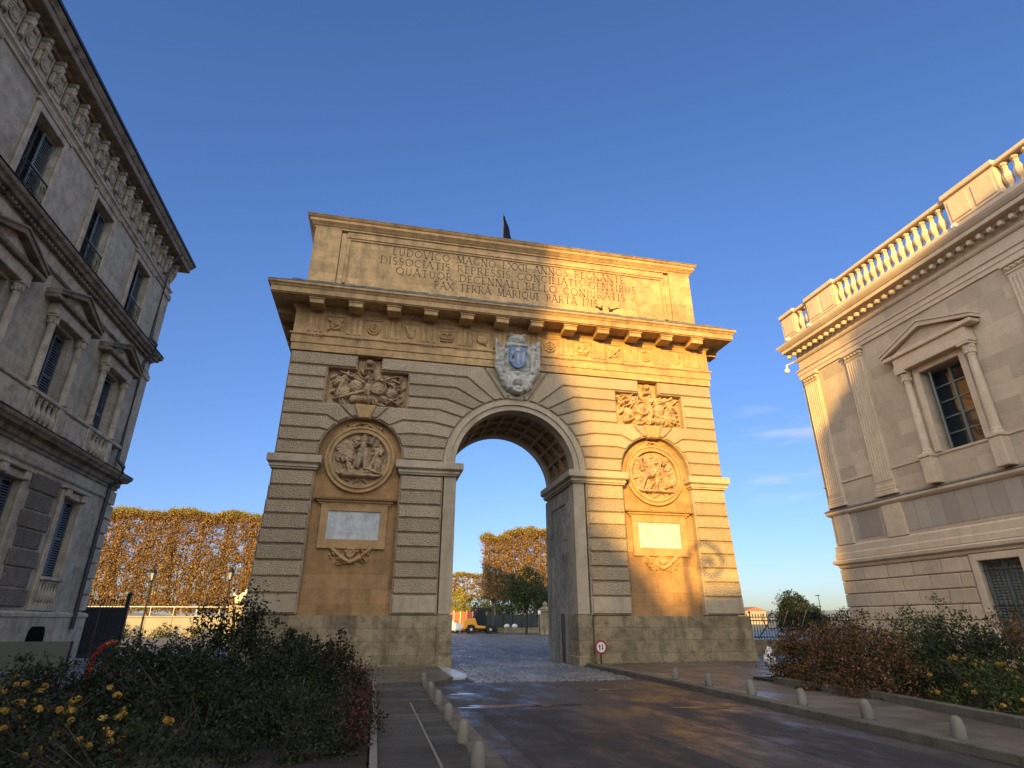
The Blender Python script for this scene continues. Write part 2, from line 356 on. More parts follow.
# coffered vault
m=MB()
for k in range(12):
    a=7.5+165*k/11; m_=[(r*math.cos(R(t)),ZS+r*math.sin(R(t))) for r,t in ((RI+.01,a-1.5),(RC+.01,a-1.5),(RC+.01,a+1.5),(RI+.01,a+1.5))]
    m.prism(m_,1,.62,T_-.5)
for y0,y1 in ((.62,.82),(1.60,1.78),(2.5,2.68),(3.42,3.64)): ring(m,RI+.015,RC+.01,y0,y1,0,180,40)
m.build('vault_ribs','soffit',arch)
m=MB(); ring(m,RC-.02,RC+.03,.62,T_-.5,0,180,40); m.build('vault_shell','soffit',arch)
for k in range(11):
    for yc in (1.21,2.14,3.05):
        a=R(15+165*k/11); m=MB(); c=Vector((RC*math.cos(a),0,ZS+RC*math.sin(a))); n_=Vector((-math.cos(a),0,-math.sin(a))); t=Vector((-n_.z,0,n_.x)); c.y=yc
        vs=[];fs=[]
        for i in range(12):
            q=2*PI*i/12; rr=.21 if i%2 else .15
            vs+= [c+t*(rr*math.cos(q))+Vector((0,rr*math.sin(q),0))+n_*.01, c+t*(rr*.55*math.cos(q))+Vector((0,rr*.55*math.sin(q),0))+n_*.09]
        vs.append(c+n_*.05)
        for i in range(12):
            j=(i+1)%12; fs+= [(2*i,2*j,2*j+1,2*i+1),(2*i+1,2*j+1,24)]
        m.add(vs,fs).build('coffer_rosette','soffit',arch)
# plinth
for sx in (-1,1):
    m=MB(); a=[(sx*2.86,0),(sx*9.36,0),(sx*9.2,1.66),(sx*2.86,1.66)]
    m.prism(a,1,1.6,-.12); m.prism([(sx*2.86,0),(sx*9.4,0),(sx*9.39,.16),(sx*2.86,.16)],1,1.5,-.2)
    m.prism([(sx*7.5,0),(sx*9.36,0),(sx*9.2,1.66),(sx*7.5,1.66)],1,1.61,T_)
    m.build('plinth','plinth',arch)
    m=MB(); m.cham(sx*(WO-.09),sx*2.855,.02,1.2,0,1.70,.02); m.cham(sx*(WO-.13),sx*2.9,-.06,1.25,0,.32,.02); m.build('jamb_plinth','plinth',arch)
# niche outline and rusticated facing
NC=5.98; NR=1.53; NZ=7.2; PX0,PX1,PZ0,PZ1=4.42,7.54,9.2,10.72; TX0,TX1=5.51,6.45; ZT=11.28
zl=[1.69,2.33,2.86,3.39,3.93,4.43,4.95,5.44,5.96,6.55]           # courses under the impost
zu=[7.12,7.62,8.13,8.62,9.12,9.62,10.14,10.68,ZT]                # above it
def ap(a,r=2.86): return (r*math.cos(R(a)),ZS+r*math.sin(R(a)))
def npt(a): return (NC+NR*math.cos(R(a)),NZ+NR*math.sin(R(a)))
blocks=[]; bump_=.05
XE=9.0; NI=NC-NR; NO=NC+NR
for k in range(9):
    za,zb=zl[k],zl[k+1]
    for (xa,xb) in ((2.86,NI),(NO,XE+.02*(8-k))):
        blocks.append(([(xa,za),(xb,za),(xb,zb),(xa,zb)],'s' if k==0 else 'r'))
# outer strip above impost
oj=[(npt(3),None,zu[0]),(npt(17),None,zu[1])]
# joints that leave the big arch (angle), bend point; (reaching the level zu[k])
aj=[0.5,11.5,20,30,41,52,62,71.5,80]
ab=[None,(2.86+.45,7.62),(3.55,8.13),(3.36,8.66),(3.14,9.2),(2.86,9.68),(2.50,10.2),(2.05,10.70),(1.42,ZT)]
nb_=[None,(NI-.02,7.62),(4.34,8.13),(4.52,8.66),(5.05,9.2)]       # bends on the niche side, inner
nj=[178,163,146,128,108]
ob=[None,(NO+.02,7.62),(NO+.02,8.13),(7.36,8.66),(7.0,9.2)]
jo=[2,17,34,52,72]
lev=[7.12,7.62,8.13,8.66,9.2,9.68,10.2,10.70,ZT]
for k in range(4):      # between opening and niche, and the outer strip, up to the foot of the trophy panel
    lo=[ap(aj[k])]+([ab[k]] if ab[k] else [])+([nb_[k]] if nb_[k] else [])+[npt(nj[k])]
    hi=[ap(aj[k+1]),ab[k+1],nb_[k+1],npt(nj[k+1])]
    if k==0: lo=[(2.86,7.12),(NI,7.12)]
    blocks.append((lo+[npt((nj[k]+nj[k+1])/2)]+hi[::-1]+[ap((aj[k]+aj[k+1])/2)],'r'))
    lo=[npt(jo[k])]+([ob[k]] if ob[k] else [])+[(XE,lev[k])]
    hi=[npt(jo[k+1]),ob[k+1],(XE,lev[k+1])]
    if k==0: lo=[(NO,7.12),(XE,7.12)]
    blocks.append((lo+hi[::-1]+[npt((jo[k]+jo[k+1])/2)],'r'))
# two voussoirs each side of the niche key, then the key itself (ochre console)
blocks.append(([npt(108),(5.05,9.2),(5.60,9.2),npt(98)],'r')); blocks.append(([npt(72),npt(82),(6.38,9.2),(7.0,9.2)],'r'))
for k in range(4,8):    # beside the trophy panel
    xin=PX0 if k<7 else TX0; xout=PX1 if k<7 else TX1
    blocks.append(([ap(aj[k]),ab[k],(xin,lev[k]),(xin,lev[k+1]),ab[k+1],ap(aj[k+1]),ap((aj[k]+aj[k+1])/2)],'r'))
    blocks.append(([(xout,lev[k]),(XE,lev[k]),(XE,lev[k+1]),(xout,lev[k+1])],'r'))
blocks.append(([ap(80),(1.42,ZT),(.62,ZT),ap(84.5)],'r'))   # beside the key stone
for sx in (-1,1):
    mr=MB()
    for poly,kind in blocks:
        P=[(sx*x,z) for x,z in poly]
        A=sum(P[i][0]*P[(i+1)%len(P)][1]-P[(i+1)%len(P)][0]*P[i][1] for i in range(len(P)))
        if A<0: P=P[::-1]
        if kind=='r': mr.prism(P,1,FR+.01,-.03,.052,.095)
        else: ms=MB(); ms.prism(P,1,FR+.01,-.03,.052,.095); ms.build('smooth_course','smooth',arch)
        # the outer end of the pier returns down its flank
    for k in range(9):
        for z0,z1 in ((zl[k],zl[k+1]),): mr.cham(sx*8.9,sx*(9.02+.02*(8-k)),FR+.02,T_,z0+.03,z1-.03,.03)
    for k in range(8): mr.cham(sx*8.9,sx*9.03,FR+.02,T_,lev[k]+.03,lev[k+1]-.03,.03)
    mr.build('rusticated_facing','rustic',arch)
m=MB(); m.prism([ap(96),(-.62,ZT),(.62,ZT),ap(84)],1,FR,-.02,.03,.04); m.build('keystone','smooth',arch)
# impost bands
IP=[(0,0),(.06,0),(.06,.07),(.12,.07),(.12,.12),(.10,.14),(.10,.17),(.20,.22),(.24,.24),(.24,.49),(.2,.51),(0,.51)]
for sx in (-1,1):
    m=MB(); pth=[(NO,FR),(NO,0),(9.0,0),(9.0,T_)] if sx>0 else [(-9.0,T_),(-9.0,0),(-NO,0),(-NO,FR)]
    m.sweep([(a*.8-.0,b) for a,b in IP],pth,z0=6.57); m.prism([(sx*NO,6.57),(sx*9.0,6.57),(sx*9.0,7.08),(sx*NO,7.08)],1,FR,.01)
    m.build('impost_band','smooth',arch)
    m=MB(); pth=[(2.86,0),(NI,0),(NI,FR)] if sx>0 else [(-NI,FR),(-NI,0),(-2.86,0)]
    m.sweep([(a*.8,b) for a,b in IP],pth,z0=6.57); m.prism([(sx*2.86,6.57),(sx*NI,6.57),(sx*NI,7.08),(sx*2.86,7.08)],1,FR,.01)
    m.build('impost_band','smooth',arch)
    m=MB(); pth=[(WO-.05,T_),(WO-.05,.06),(2.9,.06)] if sx>0 else [(-2.9,.06),(-WO+.05,.06),(-WO+.05,T_)]
    m.sweep([(a*1.0,b*.93) for a,b in IP],pth,z0=6.60); m.box(sx*(WO-.045),sx*2.88,.07,T_-.01,6.6,7.06)
    m.build('passage_impost','smooth',arch)
# niche dressings -----------------------------------------------------------
curls=lambda seed,n,sx=1.,sz=1.,h=.13:[('c',(a:=rg_.uniform(-sx,sx)),(b_:=rg_.uniform(-sz,sz)),a+rg_.uniform(-.3,.3),b_+rg_.uniform(-.3,.3),rg_.uniform(.05,.12),rg_.uniform(.5,1)*h) for rg_ in [np.random.default_rng(seed)] for _ in range(n)]
def figure(x,z,s,lean=0,h=.2,arm=1):
    """a draped standing figure in relief"""
    c,sn=math.cos(lean),math.sin(lean)
    def q(a,b): return (x+s*(a*c+b*sn),z+s*(-a*sn+b*c))
    def cap(a,b,c_,d,r,hh): return ('c',*q(a,b),*q(c_,d),r*s,hh*h)
    return [('e',*q(0,.95),.10*s,.13*s,0,h),cap(0,.8,0,.35,.2,1),cap(-.05,.3,-.12,-.5,.17,.95),cap(.1,.3,.2,-.5,.17,.9),
            cap(0,.72,.32*arm,.62,.09,.8),cap(.32*arm,.62,.42*arm,1.0,.08,.8),cap(-.02,.7,-.34*arm,.42,.09,.8),cap(-.1,.2,-.3,-.55,.12,.7),cap(.15,.1,.38,-.5,.1,.7)]
def trophy(fl):
    f=[('e',-.62,.1,.42,.42,.3,.22),('e',.55,.05,.5,.5,-.2,.24),('r',.55,.05,.4,.07,.26),('e',0,-.1,.25,.5,0,.28),('e',-.05,.5,.2,.22,0,.3),
       ('c',-.2,.3,-1.5,.85,.12,.2),('c',.2,.3,1.55,.8,.12,.2),('c',-.2,-.2,-1.6,-.7,.12,.18),('c',.3,-.3,1.6,-.75,.12,.18),
       ('c',.9,.75,1.7,.45,.14,.16),('c',.8,.5,1.6,.2,.1,.16),('c',-1.1,.8,-1.75,.1,.15,.17),('c',-1.3,.5,-1.6,-.5,.14,.16),
       ('e',1.3,-.2,.35,.3,.5,.2),('e',-1.2,-.3,.3,.4,-.3,.18),('e',.1,-.6,.5,.25,0,.2),('c',0,.9,.1,-.9,.09,.25),('e',.8,-.55,.3,.25,0,.2),('e',-.6,-.65,.35,.22,.2,.2)]
    return f+curls(3+fl,150,1.85,.9,.17)
for sx,fl in ((-1,0),(1,1)):
    nc=sx*NC
    relief('trophy_relief',nc-1.46,nc+1.48,PZ0+.02,PZ1-.06,FR-.0,[(p[0],*p[1:-1],p[-1]*1.55) for p in trophy(fl*9)],arch,'carved',nx=150,nz=84,rough=.02,seed=fl,flip=bool(fl),base=.02)
    # crest of the trophy in the upper tab
    relief('trophy_crest',nc-.42,nc+.42,PZ1-.05,ZT-.05,FR,[('e',0,.35,.5,.45,0,.3),('c',-.5,-.7,.5,-.7,.25,.26),('c',-.55,.0,-.4,-.8,.16,.2),('c',.55,.0,.4,-.8,.16,.2),('r',0,.2,.6,.15,.2)],arch,'carved',nx=44,nz=34,rough=.02,seed=5+fl,base=.02)
    # console under the trophy
    m=MB(); m.prism([(nc-.22,8.66),(nc+.22,8.66),(nc+.42,9.22),(nc-.42,9.22)],1,FR,-.04,.03,.05); m.build('niche_keystone','ochre_carved',arch)
    relief('shell_ornament',nc-.95,nc+.95,8.12,8.72,FR,[('r',0,.55,.28,.14,.16),('e',0,.55,.13,.13,0,.1),('c',-.5,.4,-1.4,-.2,.22,.13),('c',.5,.4,1.4,-.2,.22,.13),('c',-1.2,-.1,-2.3,-.75,.22,.12),('c',1.2,-.1,2.3,-.75,.22,.12)]+curls(30+fl,70,2.4,.7,.14),arch,'ochre_carved',mask=lambda X,V:(((X*.95)**2+(V*.3+8.42-7.12)**2)<1.46**2)&(((X*.95)**2+(V*.3+8.42-7.12)**2)>1.1**2),nx=90,nz=40,rough=.012,seed=21+fl)
    # medallion
    MZ=7.12
    m=MB(); ring(m,1.02,1.12,FR-.01,FR-.16,0,360,48,MZ,nc); ring(m,1.12,1.19,FR-.01,FR-.09,0,360,48,MZ,nc); ring(m,1.19,1.27,FR-.01,FR-.14,0,360,48,MZ,nc)
    med=m.build('medallion','ochre_carved',arch)
    if fl==0:
        pr=figure(.05,.05,.82,.05,.26)+figure(-.35,-.35,.45,-.35,.2,-1)+figure(.5,-.1,.5,.2,.17)+[('c',-.6,-.6,.75,-.62,.1,.2),('e',-.2,-.55,.3,.18,.2,.2),('e',.25,-.5,.3,.16,-.3,.18),('c',.2,-.35,.8,-.55,.09,.2),('e',-.62,.2,.2,.3,.3,.08),('e',.62,-.15,.16,.24,0,.15)]
    else:
        pr=[('e',-.1,.1,.55,.22,.35,.22),('c',-.5,.2,-.6,.55,.12,.2),('e',-.58,.6,.15,.12,0,.22),('c',.25,.15,.65,-.4,.12,.2),('c',-.35,0,-.6,-.55,.1,.18),('c',.1,-.1,.0,-.6,.1,.18)]+figure(.1,.2,.5,.5,.24)+figure(.4,-.3,.4,-.2,.2)+figure(-.3,-.5,.35,.9,.18)+[('c',-.7,-.65,.7,-.68,.08,.2)]
    relief('medallion_relief',nc-1.04,nc+1.04,MZ-1.04,MZ+1.04,FR-.01,[(p[0],*p[1:-1],p[-1]*1.35) for p in pr]+curls(50+fl,80,.8,.75,.11),med,'carved',mask=lambda X,V:(X**2+V**2)<1.0,nx=150,nz=150,rough=.016,seed=31+fl)
    # tablet: cornice, frame, marble slab, garland
    m=MB(); m.sweep([(0,0),(.03,.0),(.03,.05),(.1,.08),(.1,.14),(.2,.16),(.24,.22),(.0,.24)],[(nc-1.24,FR),(nc-1.24,FR-.08),(nc+1.24,FR-.08),(nc+1.24,FR)][::1],z0=5.40)
    m.box(nc-1.22,nc+1.22,FR,FR-.09,5.41,5.62); tb=m.build('tablet_cornice','ochre_carved',arch)
    m=MB(); x0,x1,z0,z1=nc-1.17,nc+1.17,3.86,5.40; a0,a1,b0,b1=nc-.92,nc+.92,4.17,5.17
    for q in ((x0,a0,z0,z1),(a1,x1,z0,z1),(a0,a1,z0,b0),(a0,a1,b1,z1)): m.box(q[0],q[1],FR,FR-.10,q[2],q[3])
    m.build('tablet_frame','ochre_carved',arch)
    m=MB(); m.box(a0+.002,a1-.002,FR,FR-.05,b0+.002,b1-.002); m.build('marble_tablet','marble',arch)
    relief('garland',nc-.76,nc+.76,3.25,3.92,FR-.0,[('c',-1.9,.75,-.9,-.1,.26,.15),('c',-.9,-.1,0,-.6,.3,.18),('c',1.9,.75,.9,-.1,.26,.15),('c',.9,-.1,0,-.6,.3,.18),('r',0,.4,.4,.14,.16),('e',0,.3,.35,.5,0,.13)]+curls(70+fl,90,2.1,.8,.15),arch,'ochre_carved',mask=lambda X,V:V>-.95+1.15*X**4,nx=80,nz=40,rough=.014,seed=41+fl)
# entablature -----------------------------------------------------------
def wrap(off=0): return [(-9.0-off,T_+off),(-9.0-off,-off),(9.0+off,-off),(9.0+off,T_+off)][::1]
def lp(pr): return [(a,b) for a,b in pr]
RECT=[(9,0),(9,T_),(-9,T_),(-9,0)][::-1]
# travel direction so that 'right' is outwards: go (-9,0)->(9,0) has right = -Y (outwards)
RECT=[(-9,0),(9,0),(9,T_),(-9,T_)]
m=MB(); m.sweep([(-.3,0),(.03,0),(.03,.30),(.07,.31),(.07,.62),(.13,.66),(.13,.72),(-.3,.72)],RECT,True,z0=11.30); m.build('architrave','entab',arch)
m=MB(); m.sweep([(-.3,0),(.035,0),(.035,.95),(-.3,.95)],RECT,True,z0=12.02); m.build('frieze','entab',arch)
per=1.491
for k in range(13):
    x=-8.2+per*k
    if k==12: continue
    m=MB(); m.box(x-.34,x+.34,-.02,-.075,12.04,12.95)
    for dx in (-.22,0,.22): m.cham(x+dx-.075,x+dx+.075,-.07,-.115,12.10,12.88,.03)
    for dx in (-.26,-.13,0,.13,.26): m.lathe([(.035,0),(.02,.09)],(x+dx,-.1,11.90),6)
    m.build('triglyph','entab',arch)
mo=[[('r',0,0,.45,.16,.1),('c',-.7,-.6,.7,.6,.14,.13),('c',-.7,.6,.2,.1,.2,.1)],
    [('r',0,0,.62,.12,.09),('r',0,0,.3,.12,.11),('e',0,0,.14,.14,0,.14)]+[('e',.62*math.cos(a),.62*math.sin(a),.14,.14,0,.12) for a in np.linspace(0,2*PI,9)],
    [('e',.0,-.1,.5,.62,.2,.1),('c',-.6,.7,-.2,-.2,.14,.14),('e',.3,.35,.35,.2,.8,.13)],
    [('r',-.35,0,.35,.13,.12),('r',.35,0,.35,.13,.12),('c',-.55,.6,.55,.6,.1,.1),('c',-.6,-.6,.6,-.6,.12,.11),('c',0,.6,0,-.5,.1,.14)],
    [('e',0,.1,.6,.5,.3,.12),('c',0,-.1,.5,-.7,.12,.12),('r',0,.1,.55,.1,.13)]]
for k in range(11):
    if k==5: continue
    x=-7.455+per*k
    m=MB()
    for q in ((x-.385,x-.35,12.04,12.9),(x+.35,x+.385,12.04,12.9),(x-.35,x+.35,12.86,12.9),(x-.35,x+.35,12.04,12.08)): m.box(q[0],q[1],-.03,-.075,q[2],q[3])
    mt=m.build('metope','entab',arch)
    relief('metope_relief',x-.34,x+.34,12.1,12.84,-.035,[(p[0],*p[1:-1],p[-1]*.8) for p in mo[[0,1,2,3,4,4,1,3,0,1,2,0][k]]]+curls(90+k,8,.6,.6,.06),mt,'entab',nx=44,nz=44,rough=.008,seed=k)
m=MB(); m.sweep([(-.3,0),(.05,0),(.05,.08),(.12,.14),(.16,.16),(.16,.30),(-.3,.30)],RECT,True,z0=12.97); m.build('bed_moulding','entab',arch)
for k in range(12):
    x=-8.2+1.491*k
    m=MB(); m.cham(x-.27,x+.27,-.15,-.78,13.02,13.22,.015); m.cham(x-.31,x+.31,-.15,-.82,13.20,13.29,.01); m.build('modillion','entab',arch)
for k in range(3):
    for sx in (-1,1):
        y=.6+1.45*k; m=MB(); m.cham(sx*9.15,sx*9.8,y-.3,y+.3,12.99,13.22,.015); m.cham(sx*9.15,sx*9.84,y-.34,y+.34,13.20,13.29,.01); m.build('modillion','entab',arch)
m=MB(); m.sweep([(-.4,0),(.88,0),(.88,.04),(.93,.04),(.93,.26),(.96,.28),(1.0,.34),(1.06,.38),(1.07,.45),(1.04,.465),(-.4,.465)],RECT,True,z0=13.275); m.build('cornice','entab',arch)
# weathered stone coping sloping up to the attic
m=MB(); m.sweep([(1.03,.0),(1.05,.03),(-.30,.92),(-.34,0)],RECT,True,z0=13.74)
rs=m.build('cornice_coping','roofstone',arch)
m=MB()
for k in range(260):
    x=rng.uniform(-9.4,9.6); t=rng.uniform(.05,1); y=-1.0+1.3*t; z=13.76+.86*t; s=rng.uniform(.04,.13)
    m.cham(x-s*1.6,x+s*1.6,y-s*.6,y+s*.6,z-.02,z+s*.5,.02)
m.build('broken_coping_slabs','roofstone',arch)
# attic -----------------------------------------------------------
AX=8.86; AY=.28
AR=[(-AX,AY),(AX,AY),(AX,T_-AY),(-AX,T_-AY)]
m=MB(); m.box(-AX+.02,AX-.02,AY+.1,T_-AY-.02,13.7,17.45); m.build('attic_core','entab',arch)
for sx in (-1,1):
    m=MB(); m.cham(sx*7.75,sx*AX,AY+.2,AY-.06,13.9,17.32,.015); m.box(sx*(AX-.3),sx*AX,AY+.21,T_-AY,13.9,17.32); m.build('attic_pilaster','entab',arch)
m=MB()
for q in ((-7.72,-7.5,14.6,17.2),(7.5,7.72,14.6,17.2),(-7.5,7.5,17.02,17.33)): m.box(q[0],q[1],AY+.12,AY-.0,q[2],q[3])
for q in ((-7.5,-7.36,14.6,17.02),(7.36,7.5,14.6,17.02),(-7.36,7.36,16.93,17.02),(-7.5,7.5,13.95,14.74)): m.box(q[0],q[1],AY+.12,AY+.045,q[2],q[3])
m.build('inscription_frame','entab',arch)
m=MB(); m.sweep([(-.4,0),(.06,0),(.06,.08),(.1,.1),(.16,.17),(.2,.2),(.2,.22),(.24,.24),(.24,.37),(.27,.38),(.33,.43),(.34,.46),(-.4,.47)],AR,True,z0=17.32); m.build('attic_cornice','entab',arch)
m=MB(); m.sweep([(.36,.0),(.36,.05),(.30,.09),(-.5,.12),(-.5,0)],AR,True,z0=17.785); m.box(-AX+.4,AX-.4,AY+.4,T_-AY-.4,17.6,17.89); m.build('roof_slabs','roofstone',arch)
# inscription: letters drawn with thick and thin strokes and small serifs
L={}
def arcp(cx,cy,rx,ry,a0,a1,n=9): return [(cx+rx*math.cos(R(a0+(a1-a0)*i/n)),cy+ry*math.sin(R(a0+(a1-a0)*i/n))) for i in range(n+1)]
TK,TN=.13,.07
L['A']=(.8,[([(0,0),(.4,1)],TN),([(.4,1),(.8,0)],TK),([(.17,.36),(.63,.36)],TN)]); L['B']=(.62,[([(.1,0),(.1,1)],TK),([(.1,1)]+arcp(.3,.76,.24,.24,90,-90)+[(.1,.52)],TN),([(.1,.52)]+arcp(.32,.26,.28,.26,90,-90)+[(.1,0)],TN)])
L['C']=(.8,[(arcp(.46,.5,.44,.5,50,310,14),.1)]); L['D']=(.8,[([(.1,0),(.1,1)],TK),([(.1,1)]+arcp(.32,.5,.44,.5,90,-90,12)+[(.1,0)],.09)])
L['E']=(.55,[([(.1,0),(.1,1)],TK),([(.1,.96),(.52,.96)],TN),([(.1,.52),(.45,.52)],TN),([(.1,.04),(.55,.04)],TN)]); L['G']=(.82,[(arcp(.46,.5,.44,.5,50,300,14),.1),([(.72,.05),(.72,.42)],TK)])
L['I']=(.2,[([(.1,0),(.1,1)],TK)]); L['J']=(.3,[([(.18,1),(.18,.05),(.05,-.15)],TK)]); L['L']=(.55,[([(.1,0),(.1,1)],TK),([(.1,.04),(.55,.04)],TN)])
L['M']=(.95,[([(.08,0),(.16,1)],TN),([(.16,1),(.48,.1)],TK),([(.48,.1),(.8,1)],TN),([(.8,1),(.9,0)],TK)]); L['N']=(.8,[([(.1,0),(.1,1)],TN),([(.1,1),(.7,0)],TK),([(.7,0),(.7,1)],TN)])
L['O']=(.92,[(arcp(.46,.5,.42,.48,0,360,18),.1)]); L['P']=(.6,[([(.1,0),(.1,1)],TK),([(.1,1)]+arcp(.3,.74,.26,.26,90,-90)+[(.1,.48)],TN)])
L['Q']=(.95,[(arcp(.46,.5,.42,.48,0,360,18),.1),([(.5,.1),(.95,-.2)],TK)]); L['R']=(.72,[([(.1,0),(.1,1)],TK),([(.1,1)]+arcp(.3,.75,.25,.25,90,-90)+[(.1,.5)],TN),([(.3,.5),(.72,0)],TK)])
L['S']=(.55,[(arcp(.28,.76,.2,.22,40,270,9)+arcp(.28,.26,.22,.26,90,-140,9),.1)]); L['T']=(.7,[([(.35,0),(.35,1)],TK),([(0,.96),(.7,.96)],TN)])
L['U']=(.75,[([(.1,1),(.1,.35)]+arcp(.37,.32,.27,.3,180,360,8)+[(.64,1)],.1)]); L['V']=(.8,[([(0,1),(.4,0)],TK),([(.4,0),(.8,1)],TN)]); L['X']=(.75,[([(0,1),(.75,0)],TK),([(0,0),(.75,1)],TN)])
L['1']=(.25,[([(.12,0),(.12,1)],TK)]); L['7']=(.55,[([(.02,.96),(.52,.96),(.2,0)],.1)]); L['5']=(.55,[([(.5,.96),(.14,.96),(.12,.55)]+arcp(.26,.3,.25,.27,110,-150,9),.1)])
def word_line(text,x0,x1,z,h,mb,y):
    sp=.22; tot=sum((L[c][0]+sp) if c!=' ' else .75 for c in text)-sp; k=(x1-x0)/tot; x=x0
    for c in text:
        if c==' ': x+=.75*k; continue
        wd,st=L[c]
        for pts,tk in st:
            q=[Vector((x+a*k,z+b*h)) for a,b in pts]; t=tk*h*.78
            for i in range(len(q)-1):
                d=(q[i+1]-q[i]);
                if d.length<1e-6: continue
                d.normalize(); n_=Vector((-d.y,d.x))*t*.5; e=d*t*.25; a=q[i]-e; b=q[i+1]+e
                mb.prism([tuple(a-n_),tuple(b-n_),tuple(b+n_),tuple(a+n_)],1,y+.002,y-.006-rng.uniform(0,.002))
            if len(pts)==2 and abs(pts[0][1]-pts[1][1])>.5:
                for p in (pts[0],pts[1]): 
                    s_=.13*k; zc=z+min(max(p[1],.02),.98)*h; mb.prism([(x+p[0]*k-s_,zc-.016),(x+p[0]*k+s_,zc-.016),(x+p[0]*k+s_,zc+.016),(x+p[0]*k-s_,zc+.016)],1,y+.002,y-.009)
        x+=(wd+sp)*k
m=MB(); yt=AY+.1
word_line('LUDOVICO MAGNO LXXII ANNOS REGNANTE',-5.5,5.45,16.48,.37,m,yt)
word_line('DISSOCIATIS REPRESSIS CONCILIATIS GENTIBUS',-6.0,6.0,15.99,.37,m,yt)
word_line('QUATUOR DECENNALI BELLO CONJURATIS',-5.3,5.4,15.50,.37,m,yt)
word_line('PAX TERRA MARIQUE PARTA 1715',-3.6,4.0,15.01,.37,m,yt)
m.build('inscription','letter',arch)
# coat of arms over the keystone
crest=MB(); crest.prism([(-.42,12.20),(.42,12.20),(.42,11.45),(.25,11.2),(0,11.08),(-.25,11.2),(-.42,11.45)],1,-.05,-.24,.03,.04)
cr=crest.build('coat_of_arms','crest',arch)
pr=[('e',0,-.0,.62,.9,0,.16),('r',0,-.05,.56,.1,.24)]+curls(111,46,.62,.85,.2)+[('c',-.8,.75,-.62,-.1,.17,.3),('c',.8,.75,.62,-.1,.17,.3),('c',-.62,-.1,-.25,-.8,.17,.28),('c',.62,-.1,.25,-.8,.17,.28),('e',0,.82,.3,.2,0,.36),('c',-.3,.62,.3,.62,.1,.3),('e',-.74,.68,.2,.15,0,.32),('e',.74,.68,.2,.15,0,.32),
    ('e',0,-.5,.3,.22,0,.3),('r',0,-.72,.2,.09,.30),('e',0,-.8,.12,.1,0,.3),('e',0,-.35,.14,.12,0,.34),('c',-.5,.4,-.45,-.3,.12,.34),('c',.5,.4,.45,-.3,.12,.34),('e',-.2,.95,.1,.08,0,.34),('e',.2,.95,.1,.08,0,.34)]
relief('crest_carving',-.98,1.0,10.08,12.82,-.0,pr,cr,'crest',mask=lambda X,V:(np.abs(X)<.5+.5*np.clip((V+.95)*1.3,0,1))&((V<.72)|(np.abs(X)<.42)|(np.abs(X)>.62))&((V<.84)|(np.abs(X)<.42)),nx=90,nz=120,rough=.022,seed=77,base=.03)
m=MB(); m.prism([(-.36,12.13),(.36,12.13),(.36,11.48),(.21,11.27),(0,11.17),(-.21,11.27),(-.36,11.48)],1,-.24,-.40,.015,.02); sh=m.build('blue_shield','blue',cr)
m=MB(); m.prism([(-.05,11.35),(.05,11.35),(.05,11.95),(-.05,11.95)],1,-.4,-.415); m.lathe([(.1,-.415),(.1,-.40)],(0,0,12.0),8,'y')
for dx in (-.2,.2): m.prism([(dx-.04,11.45),(dx+.04,11.45),(dx+.09*(1 if dx>0 else -1),11.9),(dx,11.95)],1,-.4,-.413)
m.build('shield_charge','crest',sh)
# flag on the roof
fl=empty('rooftop_flag',(-.15,1.9,17.75),'limp dark blue, white and red flag on a short pole on top of the arch','flag')
MB().tube([(-.22,1.9,17.75),(-.22,1.9,20.75)],.022).build('flagpole','frame',fl)
for nm,z0,z1,a,b,mt in (('flag_cloth',19.0,20.8,-.12,.02,'navy'),('flag_band',18.72,19.0,.0,.1,'flagwhite'),('flag_band',18.35,18.72,.06,.2,'flagred')):
    m=MB(); n=9; vs=[];fs=[]
    for i in range(n):
        t=i/(n-1); z=z1+(z0-z1)*t; tt=(20.8-z)/2.45
        for j in range(7):
            s_=j/6; x=-.20+s_*(.08+.62*tt); vs.append((x+.03*math.sin(z*6),1.9+.09*math.sin(s_*9+z*2),z-.15*s_))
    for i in range(n-1):
        for j in range(6): fs.append((i*7+j,i*7+j+1,i*7+j+8,i*7+j+7))
    m.add(vs,fs).build(nm,mt,fl,True)
# two pigeons on the cornice
def pigeon(x,y,z,rz,label):
    p=MB(); p.lathe([(.0,-.17),(.03,-.15),(.045,-.06),(.075,.02),(.07,.1),(.04,.15),(.0,.18)],(0,0,.12),10,'x')
    p.lathe([(0,0),(.035,.02),(.03,.1),(.0,.13)],(.13,0,.17),8); p.lathe([(.0,-.05),(.035,-.03),(.035,.0),(.0,.03)],(.16,0,.29),8,'x'); p.lathe([(.012,0),(.0,.04)],(.185,0,.29),5,'x')
    p.tube([(.02,.03,0),(.02,.03,.08)],.008,4); p.tube([(.02,-.03,0),(.02,-.03,.08)],.008,4); p.prism([(-.34,.08),(-.12,.1),(-.12,.14),(-.34,.1)],1,-.035,.035)
    o=p.build('pigeon',M['pigeon']); o.location=(x,y,z); o.rotation_euler=(0,0,rz); tag(o,label,'bird','pigeons on the cornice')
M['pigeon']=plain('dark feathers',(.04,.04,.05),.8)
pigeon(3.78,-.45,14.32,.5,'dark pigeon standing on the arch cornice below the inscription, the left of two'); pigeon(4.35,-.45,14.32,2.2,'dark pigeon standing on the arch cornice below the inscription, the right of two')
